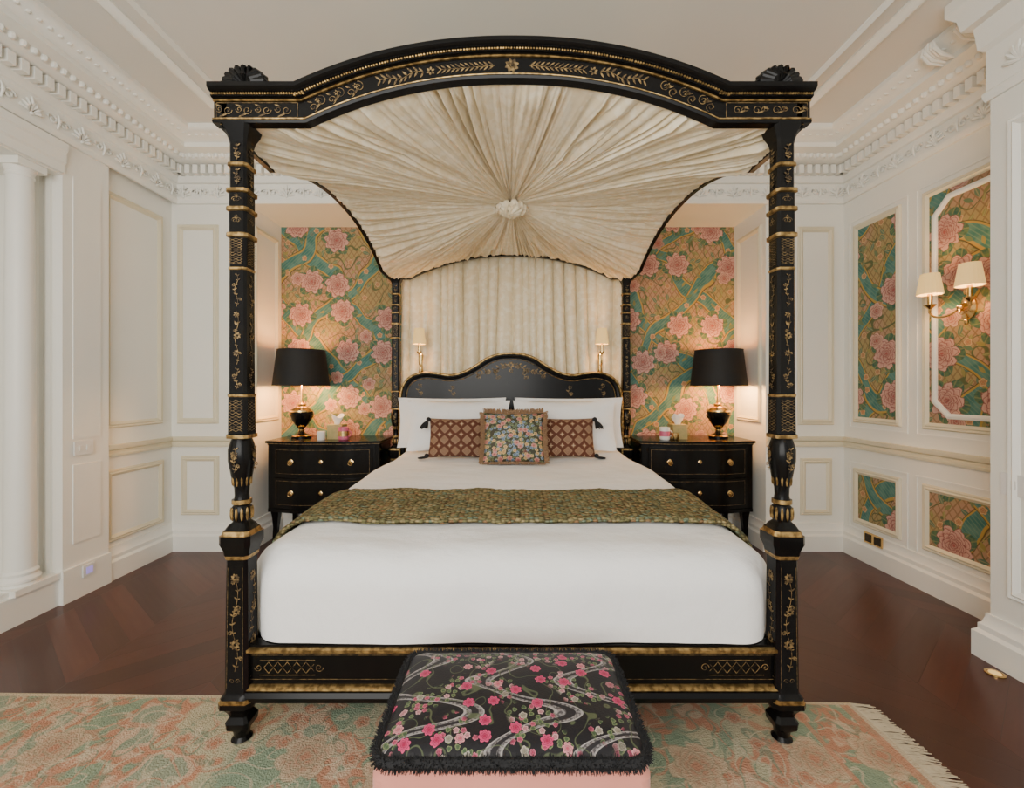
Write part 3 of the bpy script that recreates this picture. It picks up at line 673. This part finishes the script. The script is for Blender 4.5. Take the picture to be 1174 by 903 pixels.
for sx in (-1, 1):
    rail('side_rail', lambda a, b_, h, sx=sx: (BX + sx * (.975 - h), CY + a * 1.0, b_), 1.03)
# headboard
HBs = [(0, 405), (14, 406), (28, 411), (42, 420), (56, 427), (70, 430), (85, 428), (100, 427), (114, 431), (123, 440), (127, 454), (128, 480), (128, 545)]
hp = [(a * .0074, 1.29 + (445 - b_) * .0074) for a, b_ in HBs]
right = catmull(hp, 5); full = [(-a, b_) for a, b_ in reversed(right)] + right[1:]
mpH = lambda a, b_, h: (BX + a, 3.72 + h, b_)
g = G(); n = len(full)
for yy in (0, .05): g.v += [mpH(a, b_, yy) for a, b_ in full]
g.f.append(tuple(range(n))); g.m.append(0); g.f.append(tuple(range(2 * n - 1, n - 1, -1))); g.m.append(0)
for i in range(n): g.f.append((i, (i + 1) % n, n + (i + 1) % n, n + i)); g.m.append(0)
g.sweep(full, [(-.010, .055), (-.010, -.010), (-.003, -.018), (.005, -.018), (.010, -.010), (.012, 0), (.012, .055)], mpH, mi=1)
g.sweep(full, [(.014, .0), (.018, -.014), (.034, -.010), (.040, 0)], mpH, mi=0)
g.sweep(full, [(.046, .002), (.046, -.004), (.049, -.006), (.052, -.004), (.052, .002)], mpH, mi=1)
g.cm = 2; mpO = lambda u, v: (BX + u, 3.7185, v)
g.flower(mpO, 0, 1.49, .032, 7); g.flower(mpO, 0, 1.44, .022, 6)
for sd in (-1, 1):
    fl = 0 if sd > 0 else pi
    for k in range(8):
        uu = sd * (.03 + .035 * k); vv = 1.485 - .011 * k + .012 * sin(k * 1.4)
        g.leaf(mpO, uu, vv, fl + sd * .6, .036, .012); g.leaf(mpO, uu, vv, fl - sd * .9, .03, .010)
        if k % 2: g.flower(mpO, uu, vv - .012, .022, 6)
    g.line(mpO, [(sd * .03, 1.485), (sd * .3, 1.39)], .003)
    g.sprig(mpO, sd * .12, 1.36, 1.46, .01, 6, .022); g.sprig(mpO, sd * .5, 1.22, 1.31, .015, 5, .02); g.sprig(mpO, sd * .78, 1.22, 1.33, .015, 5, .02)
g.make('headboard', [m_black, m_gold, m_gild], bed)
def cur(u, v):
    x_ = -.985 + 1.97 * u; z_ = .55 + 1.93 * v; ph = u * 21 + 1.1 * noise.noise(Vector((u * 8, v * .5, 0)))
    w_ = sin(2 * pi * ph); f2 = noise.noise(Vector((u * 22, v * .9, 2))); am = .85 + .5 * noise.noise(Vector((u * 10, v * .6, 8)))
    return (BX + x_ + .016 * cos(2 * pi * ph), 3.88 + .040 * w_ * am * (1 - .3 * v ** 3) + .020 * f2 + .007 * noise.noise(Vector((u * 60, v * 1.5, 5))), z_)
g = G(); g.grid(cur, 600, 24); g.make('headboard_curtain', m_silk2, bed, smooth=80, label='pleated ivory brocade curtain')
# ------------------------------------------------------------ bedding
DX0, DX1, DY0, DY1, DZ0, DZ1, DR = BX - 1.035, BX + 1.035, 1.580, 3.68, .366, .70, .15
def duv(p):
    q = [min(max(p[0], DX0 + DR), DX1 - DR), min(max(p[1], DY0 + DR), DY1 - .03), min(max(p[2], DZ0 - 1), DZ1 - DR)]
    d = Vector((p[0] - q[0], p[1] - q[1], p[2] - q[2])); L = d.length
    pw = 2.4
    if L > 1e-9:
        m_ = (abs(d.x) ** pw + abs(d.y) ** pw + abs(d.z) ** pw) ** (1 / pw); d = d * (DR / m_)
    return Vector(q) + d
def warp(r, off=0.):
    k = max(-.2, (r.z - DZ0) / (DZ1 - DZ0)); z = r.z + .055 * (r.y - 2.0) * max(0, k)
    nz = noise.noise(Vector((r.x * 1.6, r.y * 1.4, r.z * 2))) * .013 + noise.noise(Vector((r.x * 5, r.y * 4, r.z * 5))) * .007
    lower = max(0, 1 - k); cx = (r.x - BX)
    sm = (1 - .065 * sst(2.9, 3.35, r.y)) * (1 - .03 * (max(0, k)) ** 2) * (1 - .068 * (1 - sst(1.64, 1.74, r.y)) * (1 - max(0, k) * .2))
    rip = (.006 * sin(r.x * 7 + 1.5 * sin(r.x * 3.1)) + .005 * noise.noise(Vector((r.x * 6, 0, r.z * 3)))) * lower * (1 - sst(1.9, 2.1, r.y))
    return Vector((BX + cx * sm, r.y - rip, z + nz * max(0, k) + off))
g = G(); NX, NY, NZc = 80, 90, 18
def lin(a, c_, t): return a + (c_ - a) * t
g.grid(lambda u, v: warp(duv((lin(DX0, DX1, u), lin(DY0, DY1, v ** 1.5), DZ1))), NX, NY)
g.grid(lambda u, v: warp(duv((lin(DX0, DX1, u), DY0, lin(DZ0, DZ1, v)))), NX, NZc)
g.grid(lambda u, v: warp(duv((DX0, lin(DY0, DY1, u ** 1.5), lin(DZ0, DZ1, v)))), NY, NZc)
g.grid(lambda u, v: warp(duv((DX1, lin(DY0, DY1, u ** 1.5), lin(DZ0, DZ1, v)))), NY, NZc)
g.grid(lambda u, v: warp(duv((lin(DX0, DX1, u), DY1, lin(DZ0, DZ1, v)))), NX, NZc)
g.grid(lambda u, v: warp(duv((lin(DX0, DX1, u), lin(DY0, DY1, v ** 1.5), DZ0))), NX, NY)
g.make('duvet', m_white, weld=True, smooth=80, label='smooth white cotton duvet covering the mattress of the bed', category='duvet')
def thr(u, v):
    s_ = (u - .5) * 2 * 1.14; hwi = 1.035 - DR; a = abs(s_); sg = 1 if s_ > 0 else -1
    y_ = 1.895 + .45 * v + .012 * noise.noise(Vector((s_ * 3, v, 5))); R = DR + .012
    if a <= hwi: x_, z_ = a, DZ1 + .012
    else:
        th = min((a - hwi) / R, pi / 2); c_, n_ = cos(th), sin(th); m_ = (abs(c_) ** 2.4 + abs(n_) ** 2.4) ** (1 / 2.4)
        x_ = hwi + R * n_ / m_; z_ = DZ1 - DR + R * c_ / m_; ex = a - hwi - R * pi / 2
        if ex > 0: z_ -= ex
    w_ = warp(Vector((BX + sg * x_, y_, z_))); w_.z += .005 * noise.noise(Vector((s_ * 9, v * 5, 0))) + .004 * noise.noise(Vector((s_ * 40, v * 18, 0))); return w_
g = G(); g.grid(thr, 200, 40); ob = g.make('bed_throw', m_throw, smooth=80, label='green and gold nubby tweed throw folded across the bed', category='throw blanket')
sm = ob.modifiers.new('t', 'SOLIDIFY'); sm.thickness = .02; sm.offset = 1
def pillow(name, c, w, h, t, tilt, yaw, mats, fl=1.0, roll=0, **kw):
    e = G(); N_ = 26; uv = []
    R = Matrix.Translation(c) @ Matrix.Rotation(yaw, 4, 'Z') @ Matrix.Rotation(-tilt, 4, 'X') @ Matrix.Rotation(roll, 4, 'Y')
    sd = random.random() * 50
    for sgn in (-1, 1):
        def fn(a, b_):
            u = 2 * a - 1; v = 2 * b_ - 1; uu = min(1, abs(u) / fl); vv = min(1, abs(v) / fl)
            th = (max(0, 1 - uu ** 2.4) ** .55) * (max(0, 1 - vv ** 2.4) ** .55)
            x_ = w / 2 * u * (1 - .05 * (1 - v * v) * abs(u) ** 2); z_ = h / 2 * v * (1 - .05 * (1 - u * u) * abs(v) ** 2)
            wr = noise.noise(Vector((u * 2.5 + sd, v * 2.5, sgn))) * .018 * th + noise.noise(Vector((u * 6 + sd, v * 6, sgn))) * .006 * th + (.002 if (uu >= 1 or vv >= 1) else 0)
            edge = abs(u) >= 1 or abs(v) >= 1
            return R @ Vector((x_, sgn * (0 if edge else (t / 2 * th + wr)), z_ + h / 2))
        e.grid(fn, N_, N_); uv += [(i / N_, j / N_) for j in range(N_ + 1) for i in range(N_ + 1)]
    e.uv = uv
    return e.make(name, mats, weld=True, smooth=80, **kw), R
PL = dict(category='pillow', group='white bed pillows')
pillow('pillow', Vector((-.485, 3.60, .80)), .90, .415, .11, .08, .0, m_white, .93, label='white sham pillow leaning against the headboard', **PL)
pillow('pillow', Vector((.485, 3.60, .80)), .90, .415, .11, .08, .0, m_white, .93, label='white sham pillow leaning against the headboard', **PL)
pillow('pillow', Vector((-.405, 3.40, .80)), .81, .40, .15, .18, .02, m_white, .96, label='white cotton pillow in front of a larger sham', **PL)
pillow('pillow', Vector((.425, 3.40, .80)), .81, .40, .15, .18, -.02, m_white, .96, label='white cotton pillow in front of a larger sham', **PL)
def tassels(ob, R, w, h):
    for sx in (-1, 1):
        for v in (0.04, .96):
            c_ = R @ Vector((sx * w / 2 * 1.0, -.01, h * v)); g = G()
            g.ball((c_.x + sx * .008, c_.y, c_.z), .018)
            for k in range(26):
                a = k * 2 * pi / 26; j = .8 + .4 * random.random()
                g.tube([(c_.x + sx * .012, c_.y, c_.z - .006), (c_.x + sx * .030 + .018 * cos(a), c_.y + .018 * sin(a), max(c_.z - .03, .785)), (c_.x + sx * .044 + .026 * cos(a) * j, c_.y + .026 * sin(a), max(c_.z - .060 * j, .78))], .0045, 4)
            g.make('tassel', m_fr, ob)
for cx, w in ((-.40, .41), (.42, .41)):
    ob, R = pillow('cushion', Vector((cx, 3.20, .782)), w, .295, .11, .28, 0, m_brn, label='brown lattice-patterned cushion with black corner tassels', category='cushion', group='brown tasselled cushions')
    WL[ob.name] = Vector(ob.location); tassels(ob, R, w, .295)
ob, R = pillow('cushion', Vector((.025, 3.02, .775)), .43, .36, .17, .33, 0, m_cfl, label='square multicolour floral cushion with fringed edges', category='cushion')
WL[ob.name] = Vector(ob.location); g = G()
for k in range(900):
    t = k / 900 * 4; s_ = int(t); f = (t - s_) * 2 - 1; w, h = .43, .36
    cc = .05 * (1 - f * f)
    px, pz, dx, dz = [(f * w / 2, h / 2 * (1 - cc), 0, 1), (w / 2 * (1 - cc), -f * h / 2, 1, 0), (-f * w / 2, -h / 2 * (1 - cc), 0, -1), (-w / 2 * (1 - cc), f * h / 2, -1, 0)][s_]
    l = .020 + random.random() * .014; j = (random.random() - .5) * .022
    p0 = R @ Vector((px, 0, pz + h / 2)); p1 = R @ Vector((px + dx * l + (j if dz else 0), .03 * (random.random() - .7), pz + h / 2 + dz * l + (j if dx else 0)))
    if dz < 0: p1.z = max(p1.z, .768)
    g.tube([p0, (p0 + p1) / 2, p1], .0026, 4)
g.make('fringe', m_frt, ob, kind='stuff')

# ------------------------------------------------------------ nightstands
def nightstand(cx, lab):
    e = empty('nightstand', (cx, 3.72, 0), label=lab, category='nightstand', group='black lacquered nightstands')
    w = .452; yb = 3.925; yf0 = 3.53; zt = .865
    yf = lambda x_, o=0: yf0 - o - .045 * (0.5 + .5 * cos(pi * x_ / w)) + .012 * cos(2 * pi * x_ / w)
    def plan(hw_, o, z0, z1, g, back=yb, mi=0):
        xs = [-hw_ + 2 * hw_ * i / 32 for i in range(33)]
        ring = [(cx + x_, yf(x_ * w / hw_, o)) for x_ in xs] + [(cx + hw_, back), (cx - hw_, back)]
        g.rings([[(a, b_, z0) for a, b_ in ring], [(a, b_, z1) for a, b_ in ring]], [mi, mi])
    g = G(); plan(w - .015, 0, .30, zt - .03, g); plan(w - .005, .012, .29, .315, g)
    for sd in (-1, 1): g.sq(cx + sd * (w - .022), 3.565, [(.30, .024, 0, 1), (zt - .03, .024, 0, 1)])
    g.make('body', m_black, e)
    g = G(); plan(w + .013, .02, zt - .018, zt, g, 3.93); plan(w + .004, .011, zt - .024, zt - .018, g, 3.93, 1); plan(w, .008, zt - .034, zt - .024, g, 3.93); g.make('top', [m_black, m_gild], e)
    for i, (z0, z1) in enumerate(((.335, .565), (.585, .815))):
        g = G(); hw_ = w - .055
        xs = [-hw_ + 2 * hw_ * k / 30 for k in range(31)]
        ring = [(cx + x_, yf(x_, .010)) for x_ in xs] + [(cx + x_, yf(x_, -.004)) for x_ in reversed(xs)]
        g.rings([[(a, b_, z0) for a, b_ in ring], [(a, b_, z1) for a, b_ in ring]])
        g.cm = 1; mpd = lambda u, v: (cx + u, yf(u, .0112), v)
        xs2 = [-(hw_ - .02) + 2 * (hw_ - .02) * k / 30 for k in range(31)]
        for zz in (z0 + .02, z1 - .02): g.line(mpd, [(x_, zz) for x_ in xs2], .0022)
        for x_ in (xs2[0], xs2[-1]): g.line(mpd, [(x_, z0 + .02), (x_, z1 - .02)], .0022)
        d = g.make('drawer', [m_black, m_gild], e)
        for xx in (-.24, .24):
            g = G(); yy = yf(xx, .010); zc = (z0 + z1) / 2
            g.rings([[(cx + xx + r * (1 + .12 * cos(4 * a * pi / 12)) * cos(a * pi / 12), yy - o, zc + r * (1 + .12 * cos(4 * a * pi / 12)) * sin(a * pi / 12)) for a in range(24)] for r, o in ((.022, -.004), (.022, .002), (.016, .004), (.006, .005), (.006, .012), (.009, .015), (.003, .02))])
            g.tube([(cx + xx + .016 * sin(t * 2 * pi / 14), yy - .014 - .003, zc - .008 - .016 * cos(t * 2 * pi / 14) * 1.0) for t in range(14)], .0024, 6, True)
            g.make('pull', m_brass, d)
        g = G(); yy = yf(0, .010); g.rings([[(cx + r * (1 + .15 * cos(4 * a * pi / 12)) * cos(a * pi / 12), yy - o, (z0 + z1) / 2 + 1.3 * r * sin(a * pi / 12)) for a in range(24)] for r, o in ((.014, -.003), (.014, .002), (.009, .005), (.003, .005))]); g.make('escutcheon', m_brass, d)
    for xx in (-1, 1):
        for yy in (3.575, 3.895):
            g = G(); x0 = cx + xx * (w - .05)
            prof = [(0, .020, .010), (.02, .022, .010), (.06, .016, .008), (.16, .018, .0), (.25, .026, -.002), (.30, .032, 0)]
            g.rings([[(x0 + xx * o + h * a, yy + h * b_, z_) for a, b_ in ((-1, -1), (1, -1), (1, 1), (-1, 1))] for z_, h, o in prof]); g.make('leg', m_black, e)
nightstand(-1.515, 'black lacquered two-drawer nightstand with brass pulls beside the bed')
nightstand(1.517, 'black lacquered bow-front nightstand with brass pulls beside the bed')
def lamp(cx, lab):
    z0 = .865; e = empty('table_lamp', (cx, 3.74, z0), label=lab, category='lamp', group='black urn table lamps'); cy = 3.74
    pr = [(.078, 0, 0), (.078, .018, 0), (.07, .022, 1), (.06, .028, 1), (.032, .04, 0), (.022, .055, 0), (.026, .065, 1), (.026, .072, 1), (.02, .078, 0), (.038, .095, 1), (.05, .11, 1), (.075, .15, 0), (.092, .20, 0), (.094, .225, 0), (.094, .228, 1), (.092, .238, 1), (.080, .245, 0), (.05, .262, 0), (.034, .275, 1), (.04, .285, 1), (.04, .292, 1), (.02, .30, 1), (.010, .33, 1), (.010, .50, 1)]
    g = G(); g.lathe(cx, cy, [(r, z0 + z_) for r, z_, _ in pr], 28, [m_ for _, _, m_ in pr])
    for sd in (-1, 1):
        g.cm = 1; g.tube([(cx + sd * (.085 + .022 * sin(t * pi / 8)), cy, z0 + .17 + .07 * t / 8 + 0.0) for t in range(9)], .005, 6)
    g.make('lamp_base', [m_black, m_brass], e)
    g = G(); zb, zt, rb, rt = 1.315, 1.615, .225, .190
    g.rings([[(cx + r * cos(a * 2 * pi / 48), cy + r * sin(a * 2 * pi / 48), z_) for a in range(48)] for r, z_ in ((rb, zb), (rt, zt), (rt - .004, zt), (rb - .004, zb))], [0, 0, 0, 1], False, True)
    for r, z_ in ((rb, zb), (rt, zt)): g.cm = 0; g.tube([(cx + r * cos(a * 2 * pi / 40), cy + r * sin(a * 2 * pi / 40), z_) for a in range(40)], .003, 6, True)
    g.make('lamp_shade', [m_shadeb, m_goldin], e, label='black drum shade with gold lining')
    g = G(); g.ball((cx, cy, 1.42), (.028, .028, .04)); g.make('bulb', m_bulb, e)
    for z_, en in ((1.50, 4.5), (1.345, 19.)): light('lamp_light', (cx + .05, cy - .05, z_), en, (1., .56, .20), .05, e)
lamp(-1.79, 'table lamp with black gilt urn base and black shade on nightstand')
lamp(1.785, 'table lamp with black gilt urn base and black shade on nightstand')
def shade(g, c_, rb, rt, h, n=36, pl=.0012):
    g.rings([[(c_[0] + (r + pl * (k % 2)) * cos(k * 2 * pi / n), c_[1] + (r + pl * (k % 2)) * sin(k * 2 * pi / n), z_) for k in range(n)] for r, z_ in ((rb, c_[2] - h / 2), (rt, c_[2] + h / 2), (rt - .003, c_[2] + h / 2), (rb - .003, c_[2] - h / 2))], None, False, True)
for cx in (-.78, .785):
    e = empty('wall_sconce', (cx, 3.84, 1.40), label='slim brass wall sconce with small cream shade above the headboard', category='wall lamp', group='headboard sconces')
    g = G(); g.sq(cx, 3.815, [(1.40, .012, 0, 0), (1.42, .022, 0, 0), (1.50, .014, 0, 0), (1.58, .022, 0, 0), (1.60, .008, 0, 0)])
    g.tube(catmull([(cx, 3.81, 1.50), (cx, 3.78, 1.48), (cx, 3.735, 1.52), (cx, 3.735, 1.60)], 5), .006)
    g.lathe(cx, 3.735, [(.006, 1.58), (.022, 1.60), (.022, 1.606), (.011, 1.61), (.011, 1.68)], 16); g.make('arm', m_brass, e)
    g = G(); shade(g, (cx, 3.735, 1.735), .056, .040, .135); g.make('lamp_shade', m_shadec, e)
    light('sconce_light', (cx, 3.735, 1.735), 4.5, (1., .58, .22), .02, e)
e = empty('wall_sconce', (XR, 2.53, 1.70), label='twin-arm polished brass wall sconce with cream shades on wallpaper panel', category='wall lamp')
g = G(); yc, zc = 2.53, 1.76
g.rings([[(XR - .006 - o, yc + r * cos(a * pi / 12), zc + 1.5 * r * sin(a * pi / 12)) for a in range(24)] for r, o in ((.045, 0), (.045, .01), (.032, .018), (.018, .026), (.01, .06))])
g.ball((XR - .06, yc, zc), .018); g.ball((XR - .025, yc, zc - .085), (.012, .012, .018)); g.ball((XR - .025, yc, zc + .09), (.012, .012, .02)); g.make('backplate', m_brass, e)
for sd in (-1, 1):
    g = G(); yy = yc + .115 * sd; xx = XR - .125
    g.tube(catmull([(XR - .06, yc, zc), (XR - .09, yc + sd * .03, zc - .04), (XR - .12, yc + sd * .08, zc - .045), (xx, yy, zc - .015), (xx, yy, zc + .02)], 6), .006)
    g.lathe(xx, yy, [(.008, zc + .01), (.028, zc + .03), (.03, zc + .036), (.012, zc + .04), (.013, zc + .10)], 20); g.make('arm', m_brass, e)
    g = G(); shade(g, (xx, yy, 1.92), .062, .043, .125, 44, .0022); g.make('lamp_shade', m_shadec, e)
    light('sconce_light', (xx, yy, 1.92), 5., (1., .60, .26), .02, e)

# ------------------------------------------------------------ nightstand items
ZT = .865
def cup(name, cx, cy, r, h, mats, lab='', cat='mug', handle=True):
    e = empty(name, (cx, cy, ZT), label=lab, category=cat)
    g = G(); pr = [(r * .85, 0, 0), (r, .008, 0), (r, h * .3, 0), (r, h * .3 + .001, 1), (r, h * .7, 1), (r, h * .7 + .001, 0), (r, h, 0), (r * .88, h, 0), (r * .85, .01, 0), (.001, .01, 0)]
    g.lathe(cx, cy, [(a, ZT + b_) for a, b_, _ in pr], 24, [m_ for *_, m_ in pr]); g.make('body', mats, e)
    if handle: g = G(); g.tube([(cx + r + .022 * sin(t * pi / 8), cy, ZT + h * .25 + h * .5 * t / 8) for t in range(9)], .005, 6); g.make('handle', mats[0], e)
cup('mug', -1.375, 3.60, .042, .105, [m_pinkc, m_brass], lab='pink ceramic mug with gold band on nightstand')
cup('mug', 1.275, 3.60, .042, .105, [m_ceram, m_pinkc], lab='white ceramic mug with printed band on nightstand')
def tissue(cx, lab, mat):
    e = empty('tissue_box', (cx, 3.70, ZT), label=lab, category='tissue box')
    g = G(); g.box(cx - .06, cx + .06, 3.64, 3.76, ZT, ZT + .115); g.box(cx - .064, cx + .064, 3.636, 3.764, ZT + .10, ZT + .12); g.make('box', mat, e)
    def tf(u, v): a = u * 2 * pi; r = .02 + .03 * v * (1 + .35 * sin(a * 3 + 1)); return (cx + r * cos(a), 3.70 + r * .6 * sin(a), ZT + .118 + .075 * v * (1 + .25 * sin(a * 2)))
    g = G(); g.grid(tf, 36, 6); g.make('tissue', m_tiss, e)
tissue(-1.47, 'green and gold tissue box with white tissue on nightstand', m_green)
tissue(1.42, 'green and gold tissue box beside lamp on nightstand', m_green)
g = G(); g.lathe(-1.56, 3.60, [(.03, ZT), (.034, ZT + .01), (.034, ZT + .07), (.028, ZT + .07), (.028, ZT + .02), (.001, ZT + .02)], 20); g.make('candle_jar', m_ceram, label='small white ceramic candle jar on nightstand', category='candle')
g = G(); g.lathe(1.35, 3.57, [(.026, ZT), (.03, ZT + .01), (.03, ZT + .06), (.024, ZT + .06), (.024, ZT + .02), (.001, ZT + .02)], 20); g.make('candle_jar', m_brass, label='small gold candle jar on nightstand', category='candle')

# ------------------------------------------------------------ rug
rg = empty('rug', (-.5, .7, 0), label='large faded green and coral floral rug with cream fringe', category='rug')
g = G(); c4 = [(-2.60, 1.845), (1.388, 1.780), (1.41, -.9), (-2.60, -.9)]
def rgf(u, v): a = Vector(c4[0]).lerp(Vector(c4[1]), u); b_ = Vector(c4[3]).lerp(Vector(c4[2]), u); p = a.lerp(b_, v); return (p.x, p.y, .008 + .001 * noise.noise(Vector((p.x * 4, p.y * 4, 0))))
g.grid(rgf, 40, 30); g.rings([[(a, b_, 0.0005) for a, b_ in c4], [(a, b_, .0068) for a, b_ in c4]]); g.make('rug_pile', m_rug, rg)
g = G()
for i in range(900):
    t = (i + random.random()) / 900; p = Vector(c4[1]).lerp(Vector(c4[2]), t); l = .065 + .03 * random.random(); j = .022 * (random.random() - .5) - .008
    g.tube([(p.x - .005, p.y, .007), (p.x + l * .5, p.y + j * .4, .005 + .003 * random.random()), (p.x + l, p.y + j, .003)], .0017, 4)
g.make('fringe', m_rfr, rg, kind='stuff')

# ------------------------------------------------------------ ottoman
OX, oy0, oy1, ohw = .003, .985, 1.375, .308; RZ = .009
ot = empty('ottoman', (OX, 1.18, RZ), label='pink velvet ottoman with black floral brocade top and black fringe', category='ottoman')
def rrect(hw_, y0_, y1_, r, n=8):
    out = []
    for cx, cy, a0 in ((OX + hw_ - r, y1_ - r, 0), (OX - hw_ + r, y1_ - r, pi / 2), (OX - hw_ + r, y0_ + r, pi), (OX + hw_ - r, y0_ + r, 3 * pi / 2)):
        for k in range(n + 1): a = a0 + pi / 2 * k / n; out.append((cx + r * cos(a), cy + r * sin(a)))
    return out
g = G(); rs = []
for z_, o in ((.05, .0), (.06, -.010), (.41, -.010), (.428, .002)): rs.append([(a, b_, z_) for a, b_ in rrect(ohw - o, oy0 + o, oy1 - o, .03)])
g.rings(rs); g.make('base', m_pink, ot)
for sx in (-1, 1):
    for yy in (1.03, 1.33): g = G(); g.lathe(OX + sx * .26, yy, [(.014, RZ + .001), (.02, .03), (.024, .055)], 14); g.make('leg', m_black, ot)
g = G(); rs = []
for z_, o in ((.428, .0), (.440, -.007), (.452, -.004), (.462, .008), (.470, .03), (.476, .06), (.480, .10), (.482, .14), (.483, .18)): rs.append([(a, b_, z_) for a, b_ in rrect(ohw - o, oy0 + o, oy1 - o, max(.008, .04 - o * .15))])
g.rings(rs); g.make('cushion', m_ott, ot, smooth=60)
g = G(); RR = rrect(ohw + .004, oy0 - .004, oy1 + .004, .042, 10); per = [(Vector(a), Vector(b_)) for a, b_ in zip(RR, RR[1:] + RR[:1])]
g.tube([(a[0], a[1], .447) for a in RR], .0125, 10, True)
for a, b_ in per:
    L = (b_ - a).length
    if L < 1e-6: continue
    k = max(3, int(L / .0004)); d = (b_ - a) / L; nrm = Vector((d.y, -d.x))
    for i in range(k):
        p = a + d * (L * (i + random.random()) / k); an = radians(random.uniform(-95, 100)); l = .0165 + .006 * random.random(); j = d * (random.random() - .5) * .008
        q = p + nrm * l * cos(an) + j
        g.tube([(p.x, p.y, .447), (q.x, q.y, .447 + l * sin(an))], [.0016, .0008], 3)
g.make('fringe', m_fr, ot, kind='stuff')

# ------------------------------------------------------------ small fittings
def plate_left(z, y_, w, h, lab, mats, toggles=2, name='light_switch', cat='light switch'):
    e = empty(name, (-2.665, y_, z), label=lab, category=cat)
    g = G(); g.box(-2.664, -2.657, y_ - w / 2, y_ + w / 2, z - h / 2, z + h / 2); g.make('plate', mats[0], e)
    for k in range(toggles):
        yy = y_ + (k - (toggles - 1) / 2) * w * .4; g = G(); g.box(-2.657, -2.652, yy - .01, yy + .01, z - .015, z + .015); g.make('switch', mats[1], e)
plate_left(.92, 2.72, .12, .085, 'white double wall switch plate on pilaster', [m_plast, m_ceram])
e = empty('night_light', (-2.655, 2.745, .15), label='small wall night light with violet glow on pilaster base', category='night light')
g = G(); g.box(-2.6545, -2.648, 2.705, 2.785, .115, .185); g.make('plate', m_plast, e); g = G(); g.box(-2.648, -2.645, 2.725, 2.765, .13, .17); g.make('lens', m_nl, e)
e = empty('power_socket', (XR - .04, 3.17, .17), label='bronze double power socket on the skirting board', category='power socket')
g = G(); g.box(XR - .036, XR - .028, 3.09, 3.25, .15, .23); g.make('plate', m_brass, e)
for yy in (3.13, 3.21): g = G(); g.box(XR - .040, XR - .036, yy - .026, yy + .026, .162, .218); g.make('socket', m_dark, e)
e = empty('light_switch', (2.29, 2.0, .85), label='white wall switch plate on the pier', category='light switch')
g = G(); g.box(2.282, 2.289, 1.93, 2.03, .80, .90); g.make('plate', m_plast, e); g = G(); g.box(2.277, 2.282, 1.965, 1.995, .83, .87); g.make('switch', m_ceram, e)
e = empty('floor_light', (2.19, 1.97, 0), label='small round brass recessed floor uplight', category='floor light')
g = G(); g.lathe(2.19, 1.97, [(.035, .001), (.035, .005), (.026, .007), (.024, .004)], 28); g.make('ring', m_brass, e)
g = G(); g.lathe(2.19, 1.97, [(.022, .001), (.022, .006), (.012, .008), (.002, .0085)], 20); g.make('lens', m_shadec, e)

# ------------------------------------------------------------ light
w = bpy.data.worlds.new('world'); bpy.context.scene.world = w; w.use_nodes = True
bg = w.node_tree.nodes['Background']; bg.inputs[0].default_value = (1., .975, .925, 1); bg.inputs[1].default_value = .88
def area(name, loc, rot, sx, sy, e, col):
    l = bpy.data.lights.new(name, 'AREA'); l.shape = 'RECTANGLE'; l.size = sx; l.size_y = sy; l.energy = e; l.color = col
    o = bpy.data.objects.new(name, l); C.objects.link(o); o.location = loc; o.rotation_euler = rot
area('rear_area_fill', (-.8, -1.35, 1.9), (radians(88), 0, radians(-10)), 2.6, 2.0, 122, (1, .98, .93))  # added fill behind the camera for frontal brightness; no window modelled
area('left_area_fill', (-3.15, .2, 1.5), (radians(90), 0, radians(-90)), 1.6, 2.0, 120, (.97, .98, 1))  # added area light to brighten from the left, not a modelled window
cam = bpy.data.cameras.new('camera'); co = bpy.data.objects.new('camera', cam); C.objects.link(co)
co.location = (0, 0, 1.29); co.rotation_euler = (radians(90), 0, 0); cam.sensor_width = 36; cam.lens = 36 * 500 / 1174
cam.shift_x = 2 / 1174; cam.shift_y = -6.5 / 1174; cam.clip_start = .05
bpy.context.scene.camera = co
